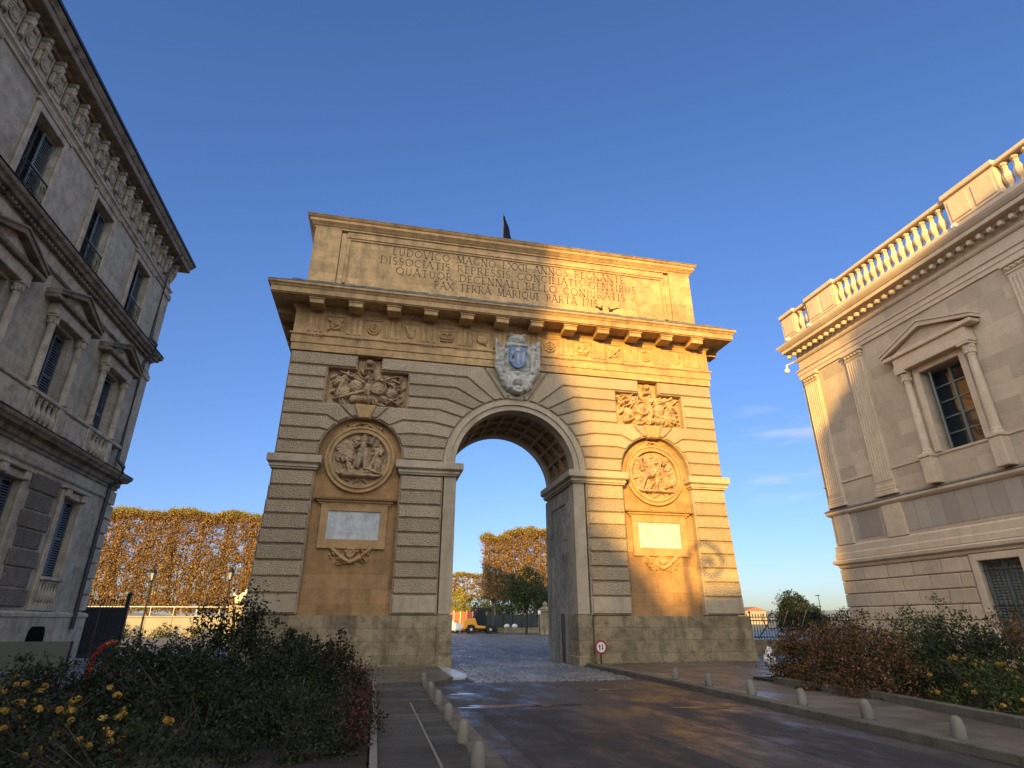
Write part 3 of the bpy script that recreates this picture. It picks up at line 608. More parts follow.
# ================================================================== FACADE HELPER (facade in the YZ plane)
def facade(m,X,d,y0,y1,z0,z1,holes,depth=.3):
    """wall face at X (outwards direction d=+1/-1) with rectangular holes and their reveals"""
    ys=sorted({y0,y1,*[h[0] for h in holes],*[h[1] for h in holes]}); zs=sorted({z0,z1,*[h[2] for h in holes],*[h[3] for h in holes]})
    for i in range(len(ys)-1):
        for j in range(len(zs)-1):
            a,b,c,e=ys[i],ys[i+1],zs[j],zs[j+1]; my,mz=(a+b)/2,(c+e)/2
            if any(h[0]<my<h[1] and h[2]<mz<h[3] for h in holes): continue
            m.add([(X,a,c),(X,b,c),(X,b,e),(X,a,e)],[(0,1,2,3)])
    for h in holes:
        a,b,c,e=h; q=X-d*depth
        m.add([(X,a,c),(X,b,c),(X,b,e),(X,a,e),(q,a,c),(q,b,c),(q,b,e),(q,a,e)],[(0,1,5,4),(1,2,6,5),(2,3,7,6),(3,0,4,7)])
BAL=[(.075,0),(.075,.07),(.045,.09),(.05,.13),(.085,.22),(.1,.31),(.095,.38),(.062,.5),(.045,.6),(.06,.66),(.045,.69),(.075,.72),(.075,.8)]
def baluster(m,x,y,z,h,s=1.): m.lathe([(r*s,q*h/.8) for r,q in BAL],(x,y,z),8)
def inter(m,y0,y1,X,d,z0,z1,c=.02): m.cham(X,X+d,y0,y1,z0,z1,c)
# ================================================================== TOWN HOUSE, left
LX=-16.0; YC=5.35
house=empty('town_house',(LX,-8,0),'grey stone three storey town house with pedimented windows, on the left in deep shade','town house')
bays=[2.42-3.87*k for k in range(7)]; YB=-26.5
holes=[]; 
for k,c in enumerate(bays):
    holes+= [(c-.2-.66,c-.2+.56,2.85,5.52),(c-.70,c+.62,7.45,10.50),(c-.72,c+.70,12.95,15.58)]
m=MB(); facade(m,LX,1,YB,YC,0,18.2,holes,.42); m.box(LX-5,LX-.45,YB,YC,0,18.2)
m.add([(LX,YC,0),(LX-.45,YC,0),(LX-.45,YC,18.2),(LX,YC,18.2)],[(0,1,2,3)]); m.add([(LX,YB,0),(LX-.45,YB,0),(LX-.45,YB,18.2),(LX,YB,18.2)],[(0,1,2,3)])
m.build('wall','lwall',house)
LP=[(LX,YB),(LX,YC),(LX-4.9,YC)]   # travelling +y along the street front: right side is +x (outwards)
def lsweep(name,mat,prof,z0,path=LP):
    m=MB(); m.sweep(prof,path,z0=z0); return m.build(name,mat,house)
lsweep('plinth','ltrim',[(-.1,0),(.13,0),(.13,1.6),(.17,1.62),(.17,1.72),(.08,1.78),(-.1,1.78)],0)
lsweep('first_cornice','ldark',[(-.1,0),(.06,0),(.06,.1),(.12,.14),(.12,.3),(.2,.34),(.3,.36),(.34,.44),(.40,.5),(.42,.6),(-.1,.62)],6.5)
lsweep('band_course','ltrim',[(-.1,0),(.05,0),(.08,.05),(.08,.12),(-.1,.14)],6.05)
lsweep('second_cornice','ldark',[(-.1,0),(.05,0),(.05,.08),(.1,.12),(.1,.2),(.26,.24),(.3,.34),(.38,.4),(.4,.52),(-.1,.56)],12.28)
lsweep('architrave_band','ltrim',[(-.1,0),(.05,0),(.05,.36),(.02,.38),(-.1,.38)],11.92)
lsweep('architrave_lip','ldark',[(-.1,0),(.04,0),(.08,.05),(.08,.1),(-.1,.12)],11.8)
lsweep('frieze_moulding','ltrim',[(-.1,0),(.06,0),(.06,.12),(.10,.16),(.14,.18),(.14,.28),(-.1,.3)],15.98)
lsweep('top_cornice','ldark',[(-.1,0),(.12,0),(.18,.06),(.50,.1),(.52,.12),(.52,.32),(.56,.34),(.62,.46),(.64,.52),(-.1,.56)],17.5)
lsweep('gutter','zinc',[(.52,0),(.68,0),(.69,.09),(.5,.07)],18.06)
m=MB(); m.prism([(LX+.45,18.06),(LX-2.2,19.3),(LX-4.9,18.06)],1,YB+.2,YC+.4); 
o=m.build('roof','tile',house)
m=MB()
y=YC-.05
while y>YB+.2:                                         # dentils
    m.box(LX+.04,LX+.2,y,y-.1,12.36,12.46); y-=.2
m.build('dentils','ldark',house)
# frieze of brackets and carved medallions
y=YC-.30; k=0
while y>-16:
    m=MB(); m.cham(LX+.02,LX+.30,y-.06,y+.06,17.34,17.5,.03); m.cham(LX+.02,LX+.28,y-.08,y+.08,17.0,17.3,.03); m.cham(LX+.02,LX+.16,y-.08,y+.08,16.55,17.0,.03); m.lathe([(.0,-.10),(.06,-.07),(.06,.07),(.0,.08)],(LX+.24,y,17.2),8,'y')
    for q in range(5): m.cham(LX+.1+.02*q,LX+.22+.02*q,y-.04,y+.04,16.62+.08*q,16.68+.08*q,.015)
    m.build('cornice_bracket','ltrim',house)
    m=MB(); yc=y-.40
    vs=[];fs=[]
    m.lathe([(.0,.0),(.20,.0),(.22,.05),(.17,.05),(.15,.03),(.1,.08),(.0,.1)],(LX,yc,16.88),12,'x')
    m.cham(LX,LX+.06,yc-.26,yc-.22,16.4,17.4,.01); m.cham(LX,LX+.06,yc+.22,yc+.26,16.4,17.4,.01); m.cham(LX,LX+.07,yc-.2,yc+.2,16.4,16.55,.02); m.cham(LX,LX+.08,yc-.14,yc+.14,17.25,17.42,.02)
    m.build('carved_rosette','ltrim',house); y-=.80; k+=1
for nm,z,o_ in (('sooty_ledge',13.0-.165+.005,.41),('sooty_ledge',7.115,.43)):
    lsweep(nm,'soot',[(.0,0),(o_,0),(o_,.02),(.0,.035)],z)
# corner: quoins on the ground floor, pilasters above, downpipe
m=MB()
for k in range(8): 
    z=1.84+k*.58; m.cham(LX-.02,LX+.09,YC-.72,YC+.09,z,z+.53,.035)
m.build('corner_quoins','ltrim',house)
for z0,z1 in ((7.1,11.8),(12.9,15.98)):
    m=MB(); m.cham(LX-.02,LX+.09,YC-.62,YC+.09,z0,z1,.02); m.cham(LX-.02,LX+.15,YC-.68,YC+.15,z1-.28,z1-.01,.03); m.cham(LX-.02,LX+.14,YC-.67,YC+.14,z0,z0+.25,.03); m.build('corner_pilaster','ltrim',house)
m=MB(); m.tube([(LX+.2,YC-.98,1.2),(LX+.2,YC-.98,6.4),(LX+.2,YC-.98,6.5),(LX+.5,YC-.98,6.8),(LX+.5,YC-.98,7.3),(LX+.2,YC-.98,7.6),(LX+.2,YC-.98,12.0),(LX+.5,YC-.98,12.4),(LX+.5,YC-.98,12.9),(LX+.2,YC-.98,13.2),(LX+.2,YC-.98,17.2),(LX+.55,YC-.98,17.7)],.075,8); m.build('downpipe','zinc',house)
def sash(parent,y0,y1,z0,z1,X,d,rows=3,shut=None):
    """recessed casement: frame with muntins and a pane"""
    m=MB(); fr=.06
    for q in ((y0,y0+fr,z0,z1),(y1-fr,y1,z0,z1),((y0+y1)/2-.04,(y0+y1)/2+.04,z0,z1)): m.box(X,X+d*.06,*q)
    for k in range(rows+1):
        z=z0+(z1-z0-.05)*k/rows; m.box(X+d*.003,X+d*.052,y0+fr,y1-fr,z,z+.05)
    wn=m.build('window','frame' if d>0 else 'shutter_grey',parent)
    m=MB(); m.box(X-d*.02,X+d*.01,y0+.01,y1-.01,z0+.01,z1-.01); m.build('pane','glass',wn); return wn
def shutter(m,y0,y1,z0,z1,X,d,slats=26):
    m.box(X,X+d*.035,y0,y0+.06,z0,z1); m.box(X,X+d*.035,y1-.06,y1,z0,z1)
    for z in (z0,(z0+z1)/2-.04,z1-.08): m.box(X+d*.001,X+d*.034,y0+.06,y1-.06,z,z+.08)
    for k in range(slats):
        z=z0+.09+(z1-z0-.2)*k/slats; m.prism([(X+d*.004,z),(X+d*.012,z),(X+d*.032,z-.05),(X+d*.024,z-.05)],1,y0+.06,y1-.06)
for k,c in enumerate(bays):
    far=k>4
    # ground floor
    a,b_,z0,z1=c-.86,c+.36,2.85,5.52
    m=MB(); m.cham(LX,LX+.09,a-.22,a,1.8,z1+.24,.02); m.cham(LX,LX+.09,b_,b_+.22,1.8,z1+.24,.02); m.cham(LX,LX+.09,a-.0,b_+.0,z1,z1+.24,.02)
    m.cham(LX,LX+.22,a-.3,b_+.3,z1+.26,z1+.36,.02); m.build('window_surround','ltrim',house)
    m=MB(); n=.5*(a+b_); shutter(m,a+.02,n-.01,z0,z1-.02,LX-.2,1,30); shutter(m,n+.01,b_-.02,z0,z1-.02,LX-.2,1,30); m.build('closed_shutters','shutter',house)
    m=MB(); m.box(LX-.3,LX-.24,a,b_,z0,z1); m.build('pane','glass',house)
    m=MB(); m.cham(LX-.02,LX+.2,a-.06,b_+.06,2.76,2.86,.02); m.cham(LX-.02,LX+.12,a-.02,b_+.02,1.80,1.95,.02)
    for q in range(6): 
        y=a+.12+(b_-a-.24)*q/5; baluster(m,LX+.07,y,1.95,.8,.8)
    m.build('sill_balustrade','ltrim',house)
    m=MB(); 
    for sy in (-1,1): m.cham(LX+.0,LX+.20,(a if sy<0 else b_)-.16,(a if sy<0 else b_)+.16,z1+.0,z1+.28,.03)
    m.build('lintel_console','ltrim',house)
    # raised panels on the pier between the windows
    m=MB(); yp0,yp1=c-.2-2.85,c-.2-1.05
    for q in range(7):
        z=1.9+.58*q
        (m.cham(LX,LX+(.08 if q%2==0 else .035),yp0+.05+(0 if q%2==0 else .12),yp1-.05-(0 if q%2==0 else .12),z,z+.52,.03))
    m.build('pier_panels','lworm',house)
    # cellar window in the plinth
    pts=[(a+.05,.80),(b_-.05,.80),(b_-.05,.98)]+arc((a+b_)/2,.98,(b_-a)/2-.05,0,180,8)[1:-1]+[(a+.05,.98)]
    m=MB(); m.prism([(y,min(z,1.32)) for y,z in pts],0,LX+.1,LX+.135); m.build('cellar_window','dark',house)
    # balustrade zone of the first floor
    m=MB(); m.cham(LX+.0,LX+.30,c-2.0,c+1.87,8.0,8.13,.03) if k<6 else m.cham(LX,LX+.30,c-1,c+1.87,8.0,8.13,.03)
    m.build('balcony_rail','ltrim',house)
    m=MB(); m.cham(LX+.0,LX+.24,c-2.85,c-.95,7.12,8.0,.03); m.cham(LX+.24,LX+.28,c-2.6,c-1.2,7.22,7.9,.03); m.cham(LX+.0,LX+.29,c-1.08,c-.78,7.12,8.0,.02); m.build('balcony_pedestal','ltrim',house); m=MB(); m.cham(LX+.0,LX+.29,c+.70,c+1.0,7.12,8.0,.02); m.build('balcony_pedestal','ltrim',house)
    m=MB()
    for q in range(5): baluster(m,LX+.17,c-.60+.30*q,7.14,.86,1.15)
    m.build('balcony_balusters','ltrim',house)
    sash(house,c-.68,c+.60,7.47,10.48,LX-.36,1,4)
    m=MB(); shutter(m,c-.02,c+.58,7.5,10.4,LX-.22,1,30); m.build('half_closed_shutter','shutter',house)
    # engaged columns, entablature and pediment
    for sy in (-1,1):
        yc=c-.03+sy*.93; m=MB()
        m.lathe([(.16,0),(.16,.06),(.13,.1),(.14,.12),(.115,.16),(.115,1.0),(.10,2.05),(.115,2.08),(.10,2.12),(.13,2.2),(.17,2.34),(.16,2.38)],(LX+.16,yc,8.15),12)
        m.cham(LX,LX+.34,yc-.18,yc+.18,10.52,10.6,.02)
        for q in range(8): t=2*PI*q/8; m.cham(LX+.16+.13*math.cos(t)-.03,LX+.16+.13*math.cos(t)+.03,yc+.13*math.sin(t)-.03,yc+.13*math.sin(t)+.03,10.3,10.44,.02)
        m.build('window_column','ltrim',house)
    m=MB(); m.cham(LX,LX+.30,c-1.17,c+1.11,10.6,10.98,.02); m.build('entablature','ltrim',house)
    m=MB(); 
    y0,y1,zb=c-1.55,c+1.49,10.98
    m.cham(LX,LX+.44,y0,y1,zb,zb+.16,.03)
    for sy in (-1,1):
        ye=y0 if sy<0 else y1; yc=c-.03; m.prism([(ye,zb+.16),(ye,zb+.28),(yc,zb+.90),(yc,zb+.72)],0,LX,LX+.45)
        m.prism([(ye,zb+.28),(ye,zb+.33),(yc,zb+.96),(yc,zb+.90)],0,LX,LX+.50)
    pd=m.build('pediment','ldark',house)
    m=MB(); m.prism([(y0+.25,zb+.16),(y1-.25,zb+.16),(c-.03,zb+.76)],0,LX,LX+.2); m.prism([(c-.6,zb+.22),(c+.54,zb+.22),(c-.03,zb+.56)],0,LX+.2,LX+.26); m.build('tympanum','ltrim',pd)
    # top floor
    a,b_,z0,z1=c-.72,c+.70,12.95,15.58
    m=MB(); m.cham(LX,LX+.08,a-.22,a,12.9,z1+.22,.02); m.cham(LX,LX+.08,b_,b_+.22,12.9,z1+.22,.02); m.cham(LX,LX+.08,a,b_,z1,z1+.22,.02); m.cham(LX,LX+.12,a-.3,b_+.3,z1+.22,z1+.32,.02); m.build('window_surround','ltrim',house)
    sash(house,a+.02,b_-.02,z0,z1-.02,LX-.38,1,4)
    m=MB(); shutter(m,(a+b_)/2+.1,b_-.03,z0,z1-.05,LX-.22,1,28); m.build('half_closed_shutter','shutter_grey',house)
    # wrought iron balconette
    m=MB(); X=LX+.02; m.box(X,X+.04,a,b_,13.9,13.94); m.box(X,X+.03,a,b_,13.02,13.05)
    for q in range(6):
        yy=a+.12+(b_-a-.24)*q/5
        for (rr,zz,s0) in ((.11,13.62,0),(.11,13.32,180),(.06,13.78,90),(.06,13.14,270)):
            m.tube([(X+.015,yy+rr*(1-.08*i)*math.cos(R(s0+i*36)),zz+rr*(1-.08*i)*math.sin(R(s0+i*36))) for i in range(10)],.010,4)
        m.tube([(X+.02,yy+.12,13.05),(X+.02,yy+.12,13.9)],.009,4)
    m.build('iron_balconette','iron',house)
# ================================================================== COURTHOUSE, right
RX=14.0; YR=.05; RB=-27
court=empty('courthouse',(RX,-12,0),'pale pinkish stone courthouse with fluted pilasters and a roof balustrade, right of the arch','public building')
rb=[-6.6-8.2*k for k in range(3)]
rh=[]
for c in rb: rh+=[(c-.79,c+.79,6.98,9.95),(c-.67+.05,c+.67+.05,.75,3.28)]
m=MB(); facade(m,RX,-1,RB,YR,0,14.15,rh,.45); m.box(RX+.5,RX+22,RB,YR,0,14.0)
m.add([(RX,YR,0),(RX+.5,YR,0),(RX+.5,YR,14),(RX,YR,14)],[(0,1,2,3)]); m.add([(RX,RB,0),(RX+.5,RB,0),(RX+.5,RB,14),(RX,RB,14)],[(0,1,2,3)]); m.build('wall','rwall',court)
RP=[(RX+21.9,YR),(RX,YR),(RX,RB)]     # travelling -y, right = -x
def rsweep(name,mat,prof,z0):
    m=MB(); m.sweep(prof,RP,z0=z0); return m.build(name,mat,court)
# rusticated ground floor: every block proud of the wall
m=MB(); row=0; z=.55
while z<3.5:
    y=YR-.02-(.0 if row%2 else .58)
    if row%2==0: m.cham(RX+.0,RX-.06,YR-.58,YR+.06,z,z+.46,.025)
    while y>RB+1:
        y2=y-1.15
        segs=[(y2+.025,y-.0)]
        for c in rb:
            a,b_=c-.92,c+1.02
            ns=[]
            for s0,s1 in segs:
                if s1<=a or s0>=b_ or z>3.5: ns.append((s0,s1))
                else:
                    if s0<a: ns.append((s0,a))
                    if s1>b_: ns.append((b_,s1))
            segs=ns
        for s0,s1 in segs:
            if s1-s0>.12: m.cham(RX+.0,RX-.06,s0,s1 if s1<YR-.1 else YR+.06,z,z+.46,.025)
        y=y2
    z+=.49; row+=1
m.build('rusticated_blocks','rblock',court)
rsweep('base_plinth','rtrim',[(-.1,0),(.14,0),(.14,.48),(.08,.53),(-.1,.53)],0)
rsweep('ground_cornice','rtrim',[(-.1,0),(.07,0),(.07,.08),(.13,.1),(.2,.14),(.22,.24),(.12,.30),(-.1,.3)],3.54)
rsweep('dado_base','rtrim',[(-.1,0),(.10,0),(.10,.2),(.06,.26),(.06,.5),(.0,.56),(-.1,.56)],3.86)
rsweep('dado_ledge','rtrim',[(-.1,0),(.05,0),(.12,.06),(.15,.1),(.15,.18),(-.1,.19)],5.62)
rsweep('lead_flashing','lead',[(-.1,0),(.165,0),(.165,.03),(.0,.11),(-.1,.11)],5.815)
rsweep('sill_string','rtrim',[(-.1,0),(.03,0),(.045,.03),(.045,.07),(-.1,.09)],6.88)
rsweep('architrave','rtrim',[(-.1,0),(.06,0),(.06,.16),(.09,.17),(.09,.34),(.14,.38),(.14,.43),(-.1,.45)],12.12)
rsweep('frieze_moulding','rtrim',[(-.1,0),(.05,0),(.1,.06),(.12,.12),(-.1,.14)],13.0)
rsweep('cornice','rtrim',[(-.1,0),(.12,0),(.16,.08),(.40,.10),(.44,.12),(.44,.26),(.48,.28),(.56,.38),(.6,.46),(.6,.50),(-.1,.52)],13.46)
m=MB(); y=YR+.25
while y>RB: m.cham(RX-.1,RX-.30,y-.07,y+.07,13.30,13.47,.02); y-=.36
m.build('dentils','rtrim',court)
# pilasters
pil=[(-1.02,-.14),(-3.62,-2.70)]
for k in range(3): pil+=[(-10.55-8.2*k,-9.65-8.2*k)] + ([(-13.15-8.2*k,-12.2-8.2*k)] if k<2 else [])
for a,b_ in pil:
    m=MB(); m.box(RX,RX-.09,a+.03,b_-.03,6.3,11.75); n=7; wd=(b_-a-.06)/n
    for q in range(n): m.lathe([(.034,0),(.034,5.1)],(RX-.095,a+.03+wd*(q+.5),6.5),6)
    pl=m.build('fluted_pilaster','rtrim',court)
    m=MB(); m.cham(RX,RX-.17,a-.06,b_+.06,5.95,6.12,.02); m.cham(RX,RX-.15,a-.03,b_+.03,6.12,6.22,.03); m.cham(RX,RX-.12,a,b_,6.22,6.34,.02); m.build('pilaster_base','rtrim',pl)
    m=MB(); m.cham(RX,RX-.12,a,b_,11.72,11.80,.02); m.cham(RX,RX-.14,a-.02,b_+.02,11.80,11.98,.05); m.cham(RX,RX-.19,a-.07,b_+.07,11.98,12.12,.02)
    for q in range(5): m.lathe([(0,-.05),(.045,-.03),(.045,.03),(0,.05)],(RX-.145,a+.1+(b_-a-.2)*q/4,11.9),6,'y')
    m.build('pilaster_capital','rtrim',pl)
    m=MB(); m.cham(RX,RX-.06,a-.0,b_+.0,4.42,5.62,.015); m.build('dado_pedestal','rtrim',court)
# grey slab panels in the dado
gp=[(-2.62,-1.10)]+[(-9.6-8.2*k,-3.70-8.2*k) if k==0 else (-9.6-8.2*k,-5.2-8.2*k) for k in range(3)]
for a,b_ in gp:
    m=MB(); m.box(RX,RX-.012,a,b_,4.56,5.60); m.build('grey_slab_panel','rgrey',court)
for c in rb:
    # upper window: surround, engaged columns, pediment
    m=MB(); m.cham(RX,RX-.1,c-1.03,c-.79,6.98,10.18,.02); m.cham(RX,RX-.1,c+.79,c+1.03,6.98,10.18,.02); m.cham(RX,RX-.1,c-.79,c+.79,9.95,10.18,.02); m.build('window_surround','rtrim',court)
    for sy in (-1,1):
        yc=c+sy*1.26; m=MB()
        m.lathe([(.2,0),(.2,.06),(.17,.09),(.185,.13),(.145,.18),(.145,1.2),(.12,2.7),(.14,2.74),(.12,2.78),(.15,2.9),(.2,3.04),(.19,3.1)],(RX-.14,yc,6.98),14)
        for q in range(10): t=2*PI*q/10; m.cham(RX-.14+.15*math.cos(t)-.03,RX-.14+.15*math.cos(t)+.03,yc+.15*math.sin(t)-.03,yc+.15*math.sin(t)+.03,9.78,9.95,.02)
        m.cham(RX,RX-.4,yc-.21,yc+.21,10.08,10.17,.02); m.build('window_column','rtrim',court)
        m=MB(); m.cham(RX,RX-.36,yc-.21,yc+.21,5.93,6.86,.02); m.cham(RX,RX-.40,yc-.24,yc+.24,6.86,6.98,.02); m.build('column_pedestal','rtrim',court)
    m=MB(); m.cham(RX,RX-.38,c-1.50,c+1.50,10.17,10.40,.02); m.cham(RX,RX-.35,c-1.47,c+1.47,10.40,10.72,.01); m.build('entablature','rtrim',court)
    m=MB(); zb=10.72; m.cham(RX,RX-.44,c-1.80,c+1.85,zb,zb+.16,.03)
    for sy in (-1,1): m.prism([(c+sy*1.86,zb+.16),(c+sy*1.86,zb+.27),(c,zb+.92),(c,zb+.74)],0,RX,RX-.46); m.prism([(c+sy*1.88,zb+.27),(c+sy*1.88,zb+.32),(c,zb+.98),(c,zb+.92)],0,RX,RX-.50)
    pd=m.build('pediment','rtrim',court)
    m=MB(); m.prism([(c-1.55,zb+.16),(c+1.55,zb+.16),(c,zb+.77)],0,RX,RX-.3); m.build('tympanum','rwall',pd)
    # casement with the left leaf of the shutters folded back
    wn=sash(court,c-.77,c+.77,7.0,9.93,RX+.42,-1,5)
    m=MB(); m.prism([(RX+.38,c+.78),(RX+.36,c+.74),(RX+.05,c+.45),(RX+.03,c+.50)],2,7.02,9.85)
    for q in range(26): z=7.1+.105*q; m.prism([(RX+.35,c+.72),(RX+.33,c+.69),(RX+.06,c+.43),(RX+.07,c+.46)],2,z,z+.03)
    m.build('folded_shutter','shutter_grey',court)
    # ground floor window with grille
    a,b_=c-.62,c+.72
    m=MB(); m.cham(RX,RX-.10,a-.22,a,.55,3.5,.02); m.cham(RX,RX-.10,b_,b_+.22,.55,3.5,.02); m.cham(RX,RX-.10,a,b_,3.28,3.5,.02); m.build('window_surround','rtrim',court)
    m=MB(); n=(a+b_)/2; shutter(m,a+.02,n-.01,.77,3.26,RX+.2,-1,26); shutter(m,n+.01,b_-.02,.77,3.26,RX+.2,-1,26); m.build('closed_shutters','shutter_grey',court)
    m=MB()
    for q in range(9): yy=a+.08+(b_-a-.16)*q/8; m.tube([(RX+.04,yy,.8),(RX+.04,yy,3.26)],.014,5)
    for z in (1.0,1.9,2.95): m.box(RX+.03,RX+.05,a,b_,z,z+.03)
    m.build('iron_grille','iron',court)
# balustrade on the roof
segs=[('p',-.9,.03),('b',-1.75,-.9,2),('p',-3.5,-1.75),('b',-8.7,-3.5,15),('p',-10.7,-8.9),('b',-15.9,-10.7,15),('p',-17.9,-15.9),('b',-23.1,-17.9,12),('p',-25,-23.1)]
BX0,BX1=RX-.46,RX-.16
m=MB(); m.cham(BX0-.04,BX1+.04,RB,.1,13.97,14.14,.02); m.build('balustrade_base','rtrim',court)
m=MB(); m.cham(BX0-.06,BX1+.06,RB,.12,15.18,15.34,.03)
for s in segs:
    if s[0]=='p': m.cham(BX0-.14,BX1+.1,s[1]-.05,s[2]+.05,15.22,15.42,.03)
m.build('balustrade_rail','rtrim',court)
for s in segs:
    m=MB()
    if s[0]=='p':
        m.cham(BX0-.06,BX1+.04,s[1],s[2],14.14,15.18,.02)
        mid=(s[1]+s[2])/2
        for (u0,u1) in (((s[1]+.12,mid-.08),(mid+.08,s[2]-.12)) if s[2]-s[1]>1.2 else ((s[1]+.12,s[2]-.12),)):
            m.cham(BX0-.06,BX0-.09,u0,u1,14.26,15.06,.015)
        m.build('balustrade_pier','rtrim',court)
    else:
        for q in range(s[3]):
            y=s[1]+(s[2]-s[1])*(q+.5)/s[3]; m=MB(); baluster(m,(BX0+BX1)/2,y,14.14,1.04,1.6); m.build('baluster','rtrim',court)
m=MB(); m.box(RX+.3,RX+21.5,RB+.3,YR-.3,14.16,14.2); m.build('flat_roof','lead',court)
# cctv camera under the cornice
cc=empty('security_camera',(RX-.1,YR+.15,13.1),'small white dome security camera on a bracket under the courthouse cornice','camera')
MB().tube([(RX+.0,YR+.1,13.12),(RX-.15,YR+.62,13.12)],.035,6).build('bracket','white',cc)
MB().tube([(RX-.15,YR+.6,13.14),(RX-.15,YR+.66,12.92)],.05,8).lathe([(.02,.2),(.12,.16),(.12,.06),(.10,0),(.0,-.05)],(RX-.15,YR+.66,12.74),10).build('dome','white',cc)
for i,(y,wh) in enumerate(((-1.7,'left of the three'),(-9.0,'second of the three'),(-.2,'at the building corner'))):
    q=MB(); q.cham(RX-.60,RX-.46,y-.1,y+.1,14.0,14.16,.03).tube([(RX-.5,y,13.9),(RX-.5,y,14.02)],.02,5)
    tag(q.build('floodlight','white'),['small floodlight on the courthouse cornice by the first baluster gap','small floodlight on the courthouse cornice after the long baluster row','small floodlight on the courthouse cornice at its outer corner'][i],'floodlight','floodlights on the courthouse cornice')
# ================================================================== GROUND
def groundmat(name,base,kind,wet=.35,scale=1.):
    m,nt,b=newmat(name); g=N(nt,'ShaderNodeNewGeometry'); pos=g.outputs['Position']
    n1=noise(nt,pos,.35,5,.6); n2=noise(nt,pos,45,3,.7); n3=noise(nt,pos,1.6,5,.65,(1,.45,1))
    c=mixc(nt,ramp(nt,n1,.4,.62),base,mul(base,.55)); c=mixc(nt,mathn(nt,'MULTIPLY',ramp(nt,n2,.45,.7),.5),c,mul(base,1.5))
    if kind=='asphalt':
        n4=noise(nt,pos,.55,6,.62,(1,.5,1)); pz=ramp(nt,n4,.49,.515); c=mixc(nt,mathn(nt,'MULTIPLY',pz,.75),c,mul(base,.42)); sp=noise(nt,pos,110,2,.5); c=mixc(nt,ramp(nt,sp,.56,.72),c,mul(base,3.6))
    h=mathn(nt,'MULTIPLY',n2,.25) if kind!='asphalt' else mathn(nt,'ADD',mathn(nt,'MULTIPLY',n2,.6),mathn(nt,'MULTIPLY',sp,.5))
    rg=mathn(nt,'ADD',mathn(nt,'MULTIPLY',ramp(nt,n3,.36,.56),.40),wet)
    if kind!='asphalt':
        bw,bh,mo,ax=scale
        s_=N(nt,'ShaderNodeSeparateXYZ'); nt.links.new(pos,s_.inputs[0]); cb=N(nt,'ShaderNodeCombineXYZ'); nt.links.new(s_.outputs[ax],cb.inputs[0]); nt.links.new(s_.outputs[1-ax],cb.inputs[1])
        nd=noise(nt,pos,2.2,2,.5)
        vv=N(nt,'ShaderNodeVectorMath',operation='ADD'); nt.links.new(cb.outputs[0],vv.inputs[0]); sc=N(nt,'ShaderNodeCombineXYZ'); nt.links.new(mathn(nt,'MULTIPLY',nd,.10),sc.inputs[0]); nt.links.new(mathn(nt,'MULTIPLY',nd,.06),sc.inputs[1]); nt.links.new(sc.outputs[0],vv.inputs[1])
        br=N(nt,'ShaderNodeTexBrick'); nt.links.new(vv.outputs[0],br.inputs['Vector']); br.inputs['Scale'].default_value=1; br.inputs['Brick Width'].default_value=bw; br.inputs['Row Height'].default_value=bh
        br.inputs['Mortar Size'].default_value=mo; br.inputs['Mortar Smooth'].default_value=.8 if kind=='sett' else .2
        br.inputs['Color1'].default_value=(1.1,1.1,1.1,1); br.inputs['Color2'].default_value=(.6,.6,.6,1); br.inputs['Mortar'].default_value=(.3,.3,.3,1)
        c=mixc(nt,.85,c,br.outputs['Color'],'MULTIPLY'); h=mathn(nt,'SUBTRACT',h,mathn(nt,'MULTIPLY',br.outputs['Fac'],1.0 if kind=='sett' else .5))
        rg=mathn(nt,'ADD',rg,mathn(nt,'MULTIPLY',br.outputs['Fac'],.3))
    bp=N(nt,'ShaderNodeBump'); bp.inputs['Strength'].default_value=.55 if kind=='sett' else .25; bp.inputs['Distance'].default_value=.03; nt.links.new(h,bp.inputs['Height'])
    nt.links.new(bp.outputs[0],b.inputs['Normal']); nt.links.new(c,b.inputs['Base Color']); nt.links.new(rg,b.inputs['Roughness']); return m
M['asphalt']=groundmat('wet asphalt',(.044,.037,.031),'asphalt',.30)
M['sett']=groundmat('wet stone setts',(.20,.185,.165),'sett',.26,(.34,.40,.05,0))
M['settstone']=groundmat('worn wet sett stone',(.15,.14,.13),'asphalt',.14)
M['patch2']=plain('dark wet joint sand',(.03,.028,.026),.6)
M['flags']=groundmat('damp stone paving',(.15,.12,.09),'slab',.32,(.9,.55,.008,0))
M['path']=groundmat('damp grey paving slabs',(.07,.064,.054),'slab',.6,(1.35,.34,.010,0))
M['soil']=plain('planting soil',(.035,.025,.018),.95,var=.5,bump=.5)
M['earth']=plain('distant ground',(.16,.14,.1),.95,var=.4,scale=.05)
def sheet(name,mat,poly,z):
    m=MB(); m.add([(x,y,z) for x,y in poly],[tuple(range(len(poly)))]); return struct(m,name,mat)
sheet('ground','earth',[(-1800,-600),(1800,-600),(1800,2600),(-1800,2600)],-.03)
sheet('square','sett',[(-60,-5.05),(60,-5.05),(60,62),(-60,62)],-.004)
m=MB(); yy=-4.98; k=0
while yy<15:
    xx=-2.2+(.2 if k%2 else 0)-.15
    if yy<-.3: xx=-2.3
    while xx<2.35:
        w2=rng.uniform(.24,.34); dz=rng.uniform(-.008,.008)
        if xx+w2<2.42: m.cham(xx+.018,xx+w2-.018,yy+.018,yy+.247,-.03,.030+dz,.028)
        xx+=w2
    yy+=.265; k+=1
tag(m.build('setts','settstone'),kind='structure')
sheet('sett_bedding','patch2',[(-2.95,-5.04),(2.5,-5.04),(2.5,15),(-2.95,15)],.001)
sheet('road','asphalt',[(-3.42,-140),(2.3,-140),(2.24,-15.3),(2.52,-5.0),(-3.3,-5.0),(-3.45,-9)],0.004)
